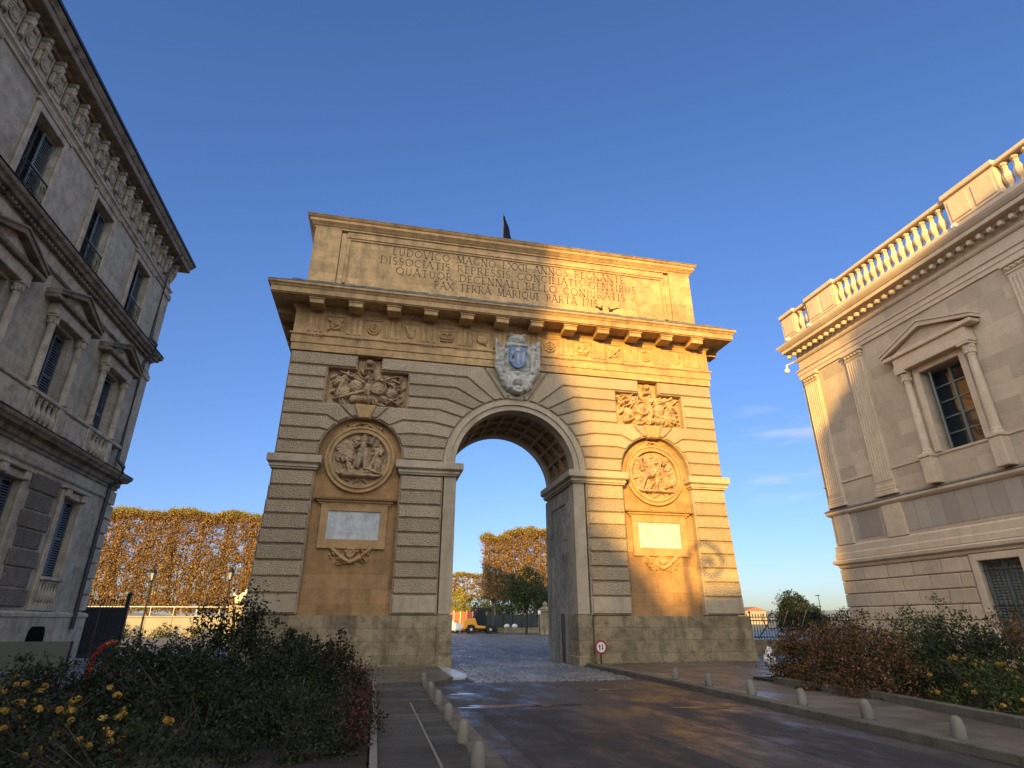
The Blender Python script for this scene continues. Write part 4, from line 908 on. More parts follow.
def slab(name,mat,poly,z1,z0=-.02): 
    m=MB(); m.prism(poly,2,z0,z1); return struct(m,name,mat)
slab('pavement','flags',[(2.52,-140),(2.52,-15.3),(2.80,-5.0),(2.75,-.28),(14,-.28),(14,1.5),(30,1.5),(30,-140)],.10)
slab('path','path',[(-3.74,-140),(-4.78,-140),(-4.78,-5.4),(-3.74,-5.4)],.10)
slab('forecourt','flags',[(-2.85,-4.1),(-2.75,-.25),(-14,-.25),(-14,-5.4),(-4.78,-5.38),(-3.74,-5.38),(-3.6,-5.38)],.095)
# kerbs
def strip(name,pts,wd,z1,mat='kerbstone',side=1,kind=True,seg=1.1):
    m=MB(); P=[Vector(p) for p in pts]
    for i in range(len(P)-1):
        d=(P[i+1]-P[i]); Ln=d.length; d.normalize(); n_=Vector((d.y,-d.x))*side; k=max(1,int(Ln/seg))
        for j in range(k):
            a=P[i]+d*(Ln*j/k+.006); b=P[i]+d*(Ln*(j+1)/k-.006)
            m.prism([tuple(a),tuple(b),tuple(b+n_*wd),tuple(a+n_*wd)],2,-.02,z1,.01,.012)
    o=m.build(name,mat); return tag(o,kind='structure')
strip('kerb',[(2.24,-40),(2.24,-15.3),(2.52,-5.0),(2.45,-.2)],.28,.115)
strip('kerb',[(-3.42,-40),(-3.44,-13),(-3.45,-9),(-3.42,-5.6),(-3.1,-5.1),(-2.75,-4.3)],.30,.115,side=-1)
m=MB(); m.prism([(-4.78,-140),(-4.86,-140),(-4.86,-5.3),(-4.78,-5.3)],2,-.02,.17); struct(m,'bed_edging','granite')
m=MB(); m.prism([(-4.18,-9.3),(-4.15,-9.3),(-4.06,-20),(-4.09,-20)],2,.1,.106); struct(m,'drain_channel','granite')
m=MB()
for k in range(3): m.prism([(-4.76,-7.0-1.9*k),(-3.76,-7.0-1.9*k),(-3.76,-7.04-1.9*k),(-4.76,-7.04-1.9*k)],2,.1,.108)
struct(m,'step_nosing','kerbstone')
sheet('planting_bed','soil',[(-4.88,-30),(-4.88,-5.3),(-12.5,-5.3),(-12.5,-30)],.12)
slab('planting_bed','soil',[(4.75,-6.6),(4.75,-10.9),(4.25,-13.9),(4.25,-30),(12.5,-30),(12.5,-6.6)],.16)
strip('bed_kerb',[(4.74,-7.7),(4.74,-10.9),(4.22,-13.9),(4.2,-25)],.16,.24)
slab('raised_terrace','plaster',[(8,3.8),(13.4,3.8),(13.4,9),(8,9)],.35) if False else None
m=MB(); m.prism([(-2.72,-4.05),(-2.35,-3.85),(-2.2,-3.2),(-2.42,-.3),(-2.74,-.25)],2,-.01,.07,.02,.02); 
tag(m.build('corner_ramp','ramp'),'small pale stone ramp at the foot of the arch pier, beside the setts','ramp')  # low stone wedge in a single pale, slightly mottled colour
m,_,b=newmat('standing water on asphalt'); b.inputs['Base Color'].default_value=(.02,.019,.018,1); b.inputs['Roughness'].default_value=.16; M['puddle']=m
M['patch']=groundmat('dark asphalt repair',(.022,.021,.022),'asphalt',.42)
def blob(name,mat,cx,cy,rx,ry,z,seed,n=36):
    g=np.random.default_rng(seed); ph=g.uniform(0,6.28,5); am=g.uniform(.05,.22,5)
    pts=[]
    for i in range(n):
        t=2*PI*i/n; q=1+sum(am[k]*math.sin((k+2)*t+ph[k]) for k in range(5)); pts.append((cx+rx*q*math.cos(t),cy+ry*q*math.sin(t)))
    sheet(name,mat,pts,z)
sheet('asphalt_patch','patch',[(-3.0,-9.9),(-1.35,-10.0),(-.9,-13.2),(-.6,-30),(-3.2,-30)],.0065)
sheet('asphalt_patch','patch',[(.0,-9.2),(1.1,-9.6),(1.5,-11.6),(1.75,-14),(1.2,-30),(.5,-30),(.35,-12.5)],.0065)
blob('puddle','puddle',-2.45,-9.35,.75,.22,.0095,3); blob('puddle','puddle',-1.35,-9.45,.55,.10,.0095,5); blob('puddle','puddle',1.3,-10.3,.55,.18,.0095,12)
blob('puddle','puddle',-2.9,-7.3,.35,.12,.0095,21); blob('puddle','puddle',.4,-7.2,.7,.10,.0095,23)
# bollards
def bollard(x,y,s,label,grp,rz):
    m=MB(); m.lathe([(.115,0),(.125,.05),(.12,.2),(.11,.32),(.085,.41),(.045,.455),(0,.465)],(0,0,0),12)
    global bproto
    if bproto is None: bproto=m.build('stone_bollard','granite',None,True); o=bproto
    else: o=bproto.copy(); col.objects.link(o)
    o.location=(x,y,.095); o.scale=(s*(.60 if x<0 else .85),s*(.60 if x<0 else .85),s*(.52 if x<0 else .72)); o.rotation_euler=(R(random.uniform(-5,5)),R(random.uniform(-5,5)),rz); tag(o,label,'bollard',grp)
bproto=None
ords=['farthest, nearest the arch pier','second from the arch','third from the arch','fourth from the arch','fifth from the arch','nearest the camera']
for i,(x,y) in enumerate([(-3.64,-5.69),(-3.68,-8.0),(-3.70,-9.75),(-3.72,-11.5),(-3.74,-13.2),(-3.78,-14.65)]):
    bollard(x,y,[.95,1,1.05,1.05,1.1,1.1][i],'worn grey stone bollard on the left kerb, '+ords[i],'stone bollards along the left kerb',i)
for i,(x,y) in enumerate([(2.72,-6.3),(2.74,-7.9),(2.68,-9.65),(2.66,-11.2),(2.58,-12.8),(2.52,-14.35)]):
    bollard(x,y,[.85,.85,.9,.85,.88,.82][i],'pale granite bollard on the right kerb, '+ords[i],'stone bollards along the right kerb',i*1.3)
# road sign at the arch pier
sg=empty('road_sign',(2.87,-.62,.095),'small round red bordered road sign on a low post against the right pier','road sign')
MB().tube([(2.87,-.6,.09),(2.87,-.6,.62)],.028,8).build('post','iron',sg)
m=MB(); m.lathe([(.225,0),(.225,.02)],(2.87,-.66,.64),28,'y'); m.build('sign_disc','red',sg)
m=MB(); m.lathe([(.165,0),(.165,.006)],(2.87,-.666,.64),28,'y'); m.build('sign_face','white',sg)
m=MB(); x,z=2.87,.64
m.prism([(x-.07,z-.1),(x-.035,z-.1),(x-.035,z+.02),(x-.01,z+.02),(x-.052,z+.1),(x-.095,z+.02),(x-.07,z+.02)],1,-.667,-.673)
m.prism([(x+.035,z+.1),(x+.065,z+.1),(x+.065,z-.02),(x+.09,z-.02),(x+.05,z-.1),(x+.01,z-.02),(x+.035,z-.02)],1,-.667,-.671)
m.build('sign_arrows','black',sg)
# white bag by the pier
bm=bmesh.new(); bmesh.ops.create_icosphere(bm,subdivisions=3,radius=.25)
for v in bm.verts:
    n_=math.sin(v.co.x*17+v.co.z*9)*math.cos(v.co.y*15+v.co.z*21); v.co*=1+.22*n_; v.co.z=max(v.co.z*1.15+.2,0); 
    if v.co.z>.33: v.co.x*=.55; v.co.y*=.55; v.co.z+=.12
me=bpy.data.meshes.new('white_sack'); bm.to_mesh(me); bm.free(); me.materials.append(M['white']); o=bpy.data.objects.new('white_sack',me); col.objects.link(o); o.location=(8.6,-1.9,.095); o.scale=(.8,.8,.9)
tag(o,'crumpled white sack standing on the paving beside the right pier','sack')
# ================================================================== VEGETATION
def leafmesh(name,pts,size,mat,parent=None,outward=None,flat=.5,asp=.55):
    """one mesh of many small folded leaves at pts"""
    n=len(pts); d=rng.normal(size=(n,3)); 
    if outward is not None: d=d*flat+outward
    d/=np.linalg.norm(d,axis=1,keepdims=True)+1e-9
    t=rng.normal(size=(n,3)); t-=(t*d).sum(1,keepdims=True)*d; t/=np.linalg.norm(t,axis=1,keepdims=True)+1e-9
    b=np.cross(d,t); s=(size*rng.uniform(.6,1.3,n))[:,None]
    p=np.asarray(pts); V=np.stack([p-t*s*.5,p+b*s*.5*asp+d*s*.08,p+t*s*.5,p-b*s*.5*asp+d*s*.08],1).reshape(-1,3)
    me=bpy.data.meshes.new(name); me.vertices.add(4*n); me.vertices.foreach_set('co',V.astype(np.float32).ravel())
    me.loops.add(4*n); me.loops.foreach_set('vertex_index',np.arange(4*n,dtype=np.int32)); me.polygons.add(n); me.polygons.foreach_set('loop_start',np.arange(0,4*n,4,dtype=np.int32))
    me.update(calc_edges=True); me.materials.append(M[mat] if isinstance(mat,str) else mat)
    o=bpy.data.objects.new(name,me); col.objects.link(o)
    if parent: o.parent=parent; o.matrix_parent_inverse=Matrix.Translation(-parent.location)
    return o
M['lf_dark']=leafmat('dark green leaves',[(.014,.022,.009),(.02,.032,.012),(.010,.016,.008),(.036,.046,.016),(.016,.024,.012)])
M['lf_rose']=leafmat('dull rose leaves',[(.02,.03,.012),(.03,.04,.015),(.014,.02,.01),(.05,.055,.02)])
M['lf_mid']=leafmat('mid green leaves',[(.05,.075,.02),(.08,.10,.025),(.035,.055,.018),(.12,.12,.03)])
M['lf_red']=leafmat('reddish leaves',[(.09,.022,.014),(.05,.018,.012),(.13,.05,.025),(.03,.03,.014),(.025,.03,.012)])
M['lf_rust']=leafmat('rusty shrub leaves',[(.15,.06,.028),(.08,.045,.02),(.24,.10,.045),(.035,.04,.014),(.06,.07,.02),(.30,.14,.06),(.05,.06,.018)])
M['lf_gold']=leafmat('autumn plane leaves',[(.34,.19,.075),(.27,.15,.055),(.42,.26,.11),(.17,.10,.045),(.29,.20,.08),(.10,.065,.03)],trans=.3)
M['lf_top']=leafmat('green yellow top leaves',[(.30,.24,.05),(.2,.2,.05),(.4,.28,.07)],trans=.35)
M['lf_yel']=leafmat('yellow green leaves',[(.42,.32,.03),(.28,.26,.03),(.5,.36,.04),(.16,.18,.03)],trans=.35)
M['lf_pine']=leafmat('dark evergreen foliage',[(.03,.05,.018),(.05,.07,.02),(.02,.035,.015),(.09,.09,.02)])
M['petal']=leafmat('yellow rose petals',[(.5,.29,.04),(.55,.36,.09),(.42,.2,.03)],trans=.3)
def clump_points(n,K,vol,spread,power=1.):
    """K cluster centres from vol(), n points gaussian around them"""
    c=vol(K); i=rng.integers(0,K,n); s=spread*rng.uniform(.5,1.3,K)[i]
    return c[i]+rng.normal(size=(n,3))*s[:,None]*np.array([1,1,.75])
def dome(cx,cy,z0,rx,ry,h,shell=.55):
    def f(K):
        out=np.zeros((0,3))
        while len(out)<K:
            p=rng.uniform(-1,1,(K*3,3)); p[:,2]=rng.uniform(-.15,1,K*3); r=np.linalg.norm(p,axis=1)
            th=np.arctan2(p[:,1],p[:,0]); lim=.86+.12*np.sin(th*3+cx*5)+.10*np.sin(th*5+p[:,2]*6+cy*3)
            out=np.vstack([out,p[(r<lim)&(r>shell*lim)]])
        return out[:K]*np.array([rx,ry,h])+np.array([cx,cy,z0])
    return f
def stems(cx,cy,z0,rx,ry,h,n,name,parent,mat='twig',r=.012):
    m=MB()
    for i in range(n):
        a=rng.uniform(0,2*PI); q=rng.uniform(.3,.85); x1,y1=cx+rx*q*math.cos(a),cy+ry*q*math.sin(a); zz=z0+h*rng.uniform(.6,.98)
        x0,y0=cx+rng.uniform(-.15,.15)*rx,cy+rng.uniform(-.15,.15)*ry
        m.tube([(x0,y0,z0),((x0*.6+x1*.4),(y0*.6+y1*.4),z0+(zz-z0)*.5),(x1,y1,zz)],[r,r*.7,r*.3],4)
    return m.build(name,mat,parent)
def shrub(cx,cy,rx,ry,h,n,size,mat,label,group,flowers=0,z0=.12,name='shrub',K=None,spread=.10,cat='shrub'):
    root=empty(name,(cx,cy,z0),label,cat,group)
    P=clump_points(n,K or max(30,n//45),dome(cx,cy,z0+.05,rx,ry,h),spread); P[:,2]=np.maximum(P[:,2],z0+.02)
    ow=(P-np.array([cx,cy,z0+h*.25])); ow/=np.linalg.norm(ow,axis=1,keepdims=True)+1e-6
    leafmesh('foliage',P,size,mat,root,ow*.7,.9)
    stems(cx,cy,z0,rx,ry,h,14,'stems',root)
    if flowers:
        F=dome(cx,cy,z0+.08,rx*1.04,ry*1.04,h*1.06,.9)(flowers)
        for f in F:
            u=rng.normal(size=(34,3)); u/=np.linalg.norm(u,axis=1,keepdims=True); sz=rng.uniform(.018,.036)
            leafmesh('rose_bloom',f+u*np.array([1,1,.7])*sz*rng.uniform(.5,1,(34,1)),.05,'petal',root,u,.5,.9)
    return root
G1='green shrubs of the left planting bed'; 
shrub(-7.9,-6.6,1.0,1.0,2.05,5200,.085,'lf_dark','tallest dark green shrub of the left bed, leafy against the arch pier',G1,spread=.16)
shrub(-6.75,-7.6,1.25,1.1,1.35,6500,.07,'lf_dark','dense dark shrub in the left bed between the tallest shrub and the red one',G1)
shrub(-9.4,-7.2,1.2,1.1,1.15,4500,.075,'lf_dark','low dark shrub of the left bed in front of the red pipe side',G1)
shrub(-8.2,-10.0,1.5,1.4,1.15,8000,.06,'lf_dark','broad dark green shrub in the middle of the left bed',G1)
shrub(-6.2,-9.9,1.25,1.5,1.1,7500,.06,'lf_dark','dark green shrub in the left bed beside the path, behind the nearest ones',G1)
shrub(-7.0,-12.6,1.35,1.4,.95,8500,.05,'lf_dark','large near dark shrub at the bottom centre of the left bed',G1)
shrub(-5.75,-13.2,.85,1.3,.72,5500,.045,'lf_rose','mid green shrub at the path edge nearest the camera',G1)
shrub(-9.8,-10.2,1.0,1.0,.85,3500,.06,'lf_dark','dark shrub in the left bed behind the yellow roses',G1)
shrub(-5.85,-6.35,.62,.6,1.25,2600,.075,'lf_red','upright red leaved shrub in front of the left arch pier','red leaved shrubs by the path',spread=.09)
shrub(-5.15,-8.6,.34,.9,.6,2000,.05,'lf_red','low dark red shrub spilling over the path edging','red leaved shrubs by the path')
shrub(-5.05,-12.3,.32,1.5,.55,3000,.045,'lf_red','long low red shrub along the path nearest the camera','red leaved shrubs by the path')
shrub(-8.4,-13.4,1.0,.9,.72,3800,.05,'lf_rose','yellow flowering rose bush at the bottom left, with many blooms','yellow rose bushes',55,name='rose_bush')
shrub(-9.5,-12.2,.9,.8,.72,3000,.05,'lf_rose','yellow rose bush at the far left edge in front of the glass screen','yellow rose bushes',22,name='rose_bush')
shrub(-6.9,-15.3,.9,.8,.66,3200,.045,'lf_rose','nearest yellow rose bush, along the bottom edge on the left','yellow rose bushes',9,name='rose_bush')
shrub(-9.1,-9.0,.7,.6,1.1,1800,.055,'lf_rose','loose rose bush with scattered yellow blooms beside the red pipe','yellow rose bushes',9,name='rose_bush')
G2='shrubs of the right planting bed'
shrub(5.55,-7.7,.9,.95,1.32,7000,.07,'lf_rust','rounded rusty shrub at the left end of the right bed',G2)
shrub(5.6,-8.9,1.35,1.2,1.55,10000,.065,'lf_rust','largest rusty brown shrub of the right bed, left of the green one',G2)
shrub(5.2,-10.5,1.0,1.05,1.22,8000,.06,'lf_rust','rusty shrub at the kerb in the middle of the right bed',G2)
shrub(6.9,-10.3,1.2,1.0,1.8,12000,.065,'lf_mid','tall green shrub in the right bed under the courthouse window',G2,spread=.12)
shrub(7.0,-8.0,1.3,1.1,1.75,7500,.065,'lf_rust','reddish shrub in the right bed against the courthouse corner',G2)
shrub(6.2,-11.6,1.1,.9,1.4,7500,.06,'lf_dark','dark green shrub in the right bed behind the yellow roses',G2)
shrub(8.0,-11.2,1.3,1.1,1.7,7500,.065,'lf_rust','reddish shrub at the right edge in front of the courthouse wall',G2)
shrub(5.2,-12.6,.75,.9,.82,3600,.055,'lf_mid','rose bush with cream and yellow blooms behind the right bed kerb','roses of the right bed',34,name='rose_bush')
shrub(5.8,-13.3,.85,.85,1.0,4200,.055,'lf_mid','rose bush with yellow blooms at the right edge of the picture','roses of the right bed',30,name='rose_bush')
# plane trees clipped into a tall hedge
def clipped_tree(x,y,z0,z1,wx,wy,n,size,label,group,mat='lf_gold',K=900):
    root=empty('plane_tree',(x,y,0),label,'tree',group)
    def vol(K):
        p=rng.uniform(-1,1,(K,3)); f=rng.integers(0,4,K); 
        p[f<2,1]=-1+rng.uniform(0,.35,(f<2).sum()); p[f==2,2]=1-rng.uniform(0,.12,(f==2).sum())
        p[:,2]=p[:,2]*.5+.5
        lo=rng.uniform(0,.07,K)
        return np.stack([x+p[:,0]*wx,y+p[:,1]*wy,z0+(z1-z0)*np.maximum(p[:,2],lo)+.25*np.sin(p[:,0]*3+x)*p[:,2]],1)
    P=clump_points(n,K,vol,.25); top=P[:,2]>z1-.4
    leafmesh('crown',P[~top],size,mat,root); leafmesh('crown_top',P[top],size,'lf_top',root)
    m=MB(); m.tube([(x,y,0),(x+.1,y,1.6),(x,y,z0+.6)],[.30,.24,.22],8)
    for i in range(9):
        a=rng.uniform(0,2*PI); xx,yy=x+wx*.8*math.cos(a),y+wy*.7*math.sin(a)-.3; zt=rng.uniform(.6,.98)*z1
        m.tube([(x,y,z0*.8+rng.uniform(0,.8)),(x+(xx-x)*.7,y+(yy-y)*.7,z0+1.6),(xx,yy,(zt+z0)/2+1),(xx+rng.uniform(-.3,.3),yy,zt)],[.15,.12,.09,.04],5)
    m.build('trunk','bark',root); return root
first=None; GT='clipped plane trees forming a tall hedge'
lab=['behind the town house corner','beside the town house corner','third from the town house','fourth from the town house','in the middle of the row','fourth from the arch','third from the arch','second from the arch','right beside the left arch pier','behind the left arch pier']
for i in range(10):
    clipped_tree(-47+3.05*i,60+rng.uniform(-.2,.2),2.3,14.2+rng.uniform(-.12,.2),1.8,1.7,26000,.205,'gold leaved plane tree of the clipped row, '+lab[i],GT)
for i in range(4):
    clipped_tree(10.6+3.1*i,60,3.9,[12.4,13.2,13.5,13.6][i],1.7,1.9,22000,.22,'rusty gold clipped plane tree seen through the arch, '+['leftmost, with the cut edge','second from the left','third from the left','beside the right jamb'][i],'clipped plane trees seen through the arch')
for i in range(5): clipped_tree(4+6*i,118,6,11.5,3.2,2,4500,.4,'low distant clipped tree seen through the arch far behind, '+['first','second','third','fourth','fifth'][i]+' from the left','distant clipped trees',K=260)
def round_tree(x,y,z0,r,h,n,size,mat,label,cat='tree',name='tree',trunkr=.18,group=None,K=240):
    root=empty(name,(x,y,0),label,cat,group)
    P=clump_points(n,K,dome(x,y,z0,r,r,h,.3),r*.11); leafmesh('crown',P,size,mat,root)
    m=MB(); m.tube([(x,y,0),(x+.1,y,z0*.6),(x,y,z0+h*.4)],[trunkr,trunkr*.8,trunkr*.4],7)
    for i in range(7):
        a=2*PI*i/7; m.tube([(x,y,z0*.8),(x+r*.5*math.cos(a),y+r*.5*math.sin(a),z0+h*.35),(x+r*.8*math.cos(a),y+r*.8*math.sin(a),z0+h*.6)],[trunkr*.5,trunkr*.3,.02],5)
    m.build('trunk','twig',root); return root
round_tree(12.4,49,3.3,3.2,4.6,9000,.22,'lf_pine','dark shaded small tree in front of the clipped planes, seen through the arch')
round_tree(16.4,50,2.4,2.6,4.6,4000,.22,'lf_pine','dark tree half hidden by the right jamb of the opening')
M['lf_pine2']=M['lf_yel']
round_tree(6.0,63.5,1.2,2.7,5.2,6500,.22,'lf_yel','bright yellow green bush behind the fork lift','bush','bush')
round_tree(10.4,62.5,.8,1.9,3.8,4000,.22,'lf_yel','sunlit yellow bush between the fork lift and the dark tree','bush','bush')
round_tree(2.0,64,1.2,2.7,5.0,5000,.22,'lf_yel','yellow green bush by the left jamb, seen through the arch','bush','bush')
round_tree(11.5,72,.4,6.0,5.8,12000,.25,'lf_pine','dark thicket behind the fork lift roof, seen through the arch','bush','bush')
round_tree(16,70,.6,4.5,4.5,6000,.25,'lf_pine','low dark thicket behind the clipped planes seen through the arch','bush','bush')
round_tree(57.0,60,1.0,3.0,5.0,17000,.27,'lf_dark','dark dome shaped evergreen right of the arch behind the railing',K=330)
round_tree(62.2,62,1.0,1.4,3.0,4200,.24,'lf_dark','small dark evergreen beside the dome shaped tree')
# ================================================================== RAILINGS, GATE, LAMPS
def railing(name,P,h,label,cat,z0=0,base=.0,step=.16,mat='iron',spike=.12):
    P0,P1=Vector(P[0]),Vector(P[1]); L_=(P1-P0).length; d=(P1-P0).normalized()
    root=empty(name,(P0.x,P0.y,0),label,cat)
    m=MB(); k=int(L_/step)
    for i in range(k+1):
        p=P0+d*(i*step); big=i%12==0; r=.03 if big else .014
        m.tube([(p.x,p.y,z0+base),(p.x,p.y,z0+h+(.12 if big else 0))],r,5); m.lathe([(r*1.9,0),(r*2.2,spike*.35),(0,spike)],(p.x,p.y,z0+h+(.12 if big else 0)),5)
    m.build('bars',mat,root)
    m=MB()
    for z in (base+.12,h-.22,h-.06): m.tube([(P0.x,P0.y,z0+z),(P1.x,P1.y,z0+z)],.022,4)
    m.build('rails',mat,root)
    if base>0:
        m=MB(); n_=Vector((-d.y,d.x))*.2; m.prism([tuple(P0-n_),tuple(P1-n_),tuple(P1+n_),tuple(P0+n_)],2,z0,z0+base,.02,.02); m.build('base_wall','plinth',root)
    return root
rl=railing('iron_railing',[(9.6,6.2),(19.5,6.2)],1.72,'black spiked iron railing on a low stone wall, between the arch and the courthouse','railing',0,.62)
m=MB()
for i,(cx,r0) in enumerate(((14.6,.55),(15.5,.45),(16.6,.5))):
    m.tube([(cx+r0*(1-.045*k)*math.cos(R(150+k*28)),6.1,1.55+r0*(1-.045*k)*math.sin(R(150+k*28))) for k in range(19)],.025,5)
    m.tube([(cx-.9,6.1,.7),(cx-.3,6.1,1.3),(cx+.1,6.1,2.0)],.03,5)
m.build('scroll_work','iron',rl)
gt=empty('sheet_gate',(-16.6,8,0),'tall dark blue black sheet metal gate with iron spikes on top, beside the town house','gate')
for i in range(3):
    x0=-18.4+i*.98; m=MB(); m.box(x0,x0+.96,8.0,8.05,.05,2.02)
    for k in range(8): m.cham(x0+.04+.12*k,x0+.09+.12*k,7.975,8.0,.1,1.98,.01)
    m.cham(x0,x0+.96,7.95,8.0,1.9,2.03,.01); m.cham(x0,x0+.96,7.95,8.0,.05,.2,.01); m.build('gate_leaf','gate',gt)
m=MB()
for k in range(25):
    x=-18.4+k*.12; h=.42 if k%3==0 else .26; m.tube([(x,8.02,2.0),(x,8.02,2.0+h)],.013,4); m.lathe([(.03,0),(.035,.03),(0,.13)],(x,8.02,2.0+h),5)
for k in range(7):
    cx=-18.2+.44*k; m.tube([(cx+.13*math.cos(R(20*q)),8.02,2.2+.13*math.sin(R(20*q))) for q in range(15)],.014,4)
m.build('spikes','iron',gt); m=MB(); m.cham(-15.5,-15.36,7.9,8.1,0,2.5,.02); m.lathe([(.09,0),(.12,.06),(.05,.12),(0,.2)],(-15.43,8,2.5),8); m.build('gate_post','iron',gt)
def street_lamp(x,y,h,label,grp):
    r=empty('street_lamp',(x,y,0),label,'street lamp',grp)
    m=MB(); m.lathe([(.22,0),(.22,.15),(.16,.2),(.17,.5),(.11,.6),(.12,.75),(.07,.85),(.06,1.6),(.08,1.65),(.055,1.7),(.045,h-.9),(.09,h-.86),(.05,h-.8)],(x,y,0),12); m.build('post','iron',r)
    m=MB(); m.lathe([(.10,0),(.20,.42),(.0,.43)],(x,y,h-.8),6); hd=m.build('lantern','lampglass',r)
    m=MB(); m.lathe([(.24,0),(.2,.05),(.09,.18),(.1,.22),(.03,.27),(.0,.36)],(x,y,h-.38),6)
    for k in range(6): t=2*PI*k/6; m.tube([(x+.10*math.cos(t),y+.10*math.sin(t),h-.8),(x+.205*math.cos(t),y+.205*math.sin(t),h-.37)],.014,4)
    m.build('lantern_cap','iron',hd); return r
M['lampglass']=plain('milky lantern glass',(.35,.36,.38),.3)
street_lamp(-18.7,20,4.62,'black lantern street lamp in front of the golden hedge, the left of two','lantern street lamps by the hedge')
street_lamp(-14.2,20,4.72,'black lantern street lamp near the arch pier, the right of two','lantern street lamps by the hedge')
for i,x in enumerate((-31,-28.2,-24.6,-21.8,-19.0)):
    round_tree(x,43.5,.0,.9+.2*(i%3),1.3+.35*(i%2),900,.16,'lf_pine','small dark bush in front of the sunlit garden wall, '+['leftmost of five','second of five from the left','middle one of five','fourth of five from the left','rightmost of five'][i],'bush','bush',.05,'bushes before the garden wall',60)
r=empty('street_lamp',(61.6,60,0),'thin modern street lamp far right, beside the distant evergreen','street lamp')
MB().tube([(61.6,60,0),(61.6,60,5.0)],[.09,.05],6).build('post','zinc',r); MB().cham(61.2,61.8,59.8,60.2,5.0,5.12,.03).build('lamp_head','zinc',r)
# tall crozier lamp just behind the camera: its curl throws the spiral shadow on the arch
LY=-32; LXX=6.85-math.tan(R(AZ))*32; cz=empty('crozier_lamp',(LXX,LY,0),'tall iron street lamp with a curled crozier head, behind the viewer','street lamp')
cxx,czz=LXX+.82,9.9; pts=[(LXX,LY,0),(LXX,LY,4),(LXX,LY,9.5)]
MB().tube(pts+[(cxx+.82*math.cos(R(180-t)),LY,czz+.82*math.sin(R(180-t))) for t in range(0,200,20)],[.12,.10,.09]+[.085]*10,7).build('post','iron',cz)
MB().tube([(cxx+.18+(.52-.10*t/90)*math.cos(R(-10-t)),LY,czz-.02+(.52-.10*t/90)*math.sin(R(-10-t))) for t in range(0,380,20)],.08,6).lathe([(.0,-.12),(.13,0),(0,.12)],(cxx+.2,LY,czz),8).build('crozier_scroll','iron',cz)
# green glass screen, red pipe
gs=empty('glass_screen',(-15.5,0,0),'low green tinted glass screen in front of the town house plinth','screen')
for i,(a,b_) in enumerate(((-17.9,-15.85),(-15.83,-13.82))): MB().box(a,b_,-.012,.012,.12,.92).build('glass_panel','tint',gs)
m=MB()
for x in (-17.9,-15.84,-13.83): m.cham(x-.03,x+.03,-.03,.03,0,.93,.008)
m.build('posts','zinc',gs)
m=MB(); m.tube([(-12.45,-2,0),(-12.42,-2,.35),(-12.36,-2,.62),(-12.24,-2,.82),(-12.02,-2,.95),(-11.9,-2,.93)],[.06,.06,.065,.07,.075,.075],10)
tag(m.build('red_pipe','red',None,True),'bent red pipe rising out of the shrubs in front of the dark gate','pipe')
# ================================================================== BEHIND THE HEDGE: wall, sculpture, pier
wl=empty('garden_wall',(-28,45,0),'sunlit pale stone garden wall with a thin rail in front of the golden hedge','wall')
m=MB(); x=-46.
while x<-12: m.cham(x,x+2.38,45,45.5,0,1.75,.03); x+=2.4
m.build('wall_blocks','plaster',wl); m=MB(); m.cham(-46,-12,44.9,45.6,1.76,1.92,.04); m.build('coping','plaster',wl)
m=MB(); m.tube([(-46,45.2,2.75),(-12,45.2,2.75)],.035,5)
for k in range(17): m.tube([(-45.5+2.1*k,45.2,1.9),(-45.5+2.1*k,45.2,2.75)],.03,5)
m.build('rail','white',wl)
M['palestone']=plain('pale sculpture stone',(.68,.60,.47),.8,var=.25)
st=empty('sculpture',(-15.1,30,0),'pale sunlit stone sculpture group on a pedestal left of the arch','statue')
MB().cham(-16.0,-14.2,29.4,30.6,0,2.6,.05).cham(-16.1,-14.1,29.3,30.7,2.4,2.6,.04).build('pedestal','plaster',st)
me=bpy.data.meshes.new('figure_group'); bm=bmesh.new()
J=[(-15.75,30,2.75),(-15.5,30,3.1),(-15.2,30,3.35),(-14.9,30,3.7),(-14.65,30,4.05),(-14.5,29.95,4.1),(-14.7,30,3.1),(-14.5,30,2.75),(-15.8,30,3.2),(-15.95,30,3.5),(-14.35,30,3.6),(-14.15,30,3.7),(-15.25,30,2.7)]
vs=[bm.verts.new(p) for p in J]
for a,b_ in ((0,1),(1,2),(2,3),(3,4),(4,5),(2,6),(6,7),(1,8),(8,9),(3,10),(10,11),(1,12)): bm.edges.new((vs[a],vs[b_]))
bm.to_mesh(me); bm.free(); me.materials.append(M['palestone']); o=bpy.data.objects.new('figure_group',me); col.objects.link(o)
mod=o.modifiers.new('skin','SKIN'); rr=[.13,.22,.26,.2,.12,.09,.13,.08,.12,.06,.1,.05,.1]
for i,r_ in enumerate(rr): me.skin_vertices[0].data[i].radius=(r_,r_)
me.skin_vertices[0].data[2].use_root=True; o.modifiers.new('s','SUBSURF').levels=1; o.modifiers['s'].render_levels=1
o.parent=st; o.matrix_parent_inverse=Matrix.Translation(-st.location)
pp=empty('gate_pier',(13.9,46,0),'stone gate pier with moulded cap seen through the arch beside the right jamb','pier')
MB().cham(13.3,14.6,45.6,46.8,0,2.4,.04).cham(13.4,14.5,45.7,46.7,.3,2.2,.03).build('shaft','palestone' if False else 'plinth',pp)
MB().cham(13.15,14.75,45.45,46.95,2.4,2.62,.05).cham(13.3,14.6,45.6,46.8,2.62,2.8,.06).lathe([(.5,0),(.45,.1),(.2,.2),(.35,.45),(.2,.6),(0,.7)],(13.95,46.2,2.8),10).build('cap','plinth',pp)
ls=empty('small_lamp',(12.95,45,0),'small white topped post beside the stone gate pier','lamp')
MB().tube([(12.95,45,0),(12.95,45,2.1)],.05,6).build('post','iron',ls); MB().lathe([(.08,0),(.17,.1),(.17,.3),(.08,.42),(0,.46)],(12.95,45,2.1),8).build('globe','white',ls)
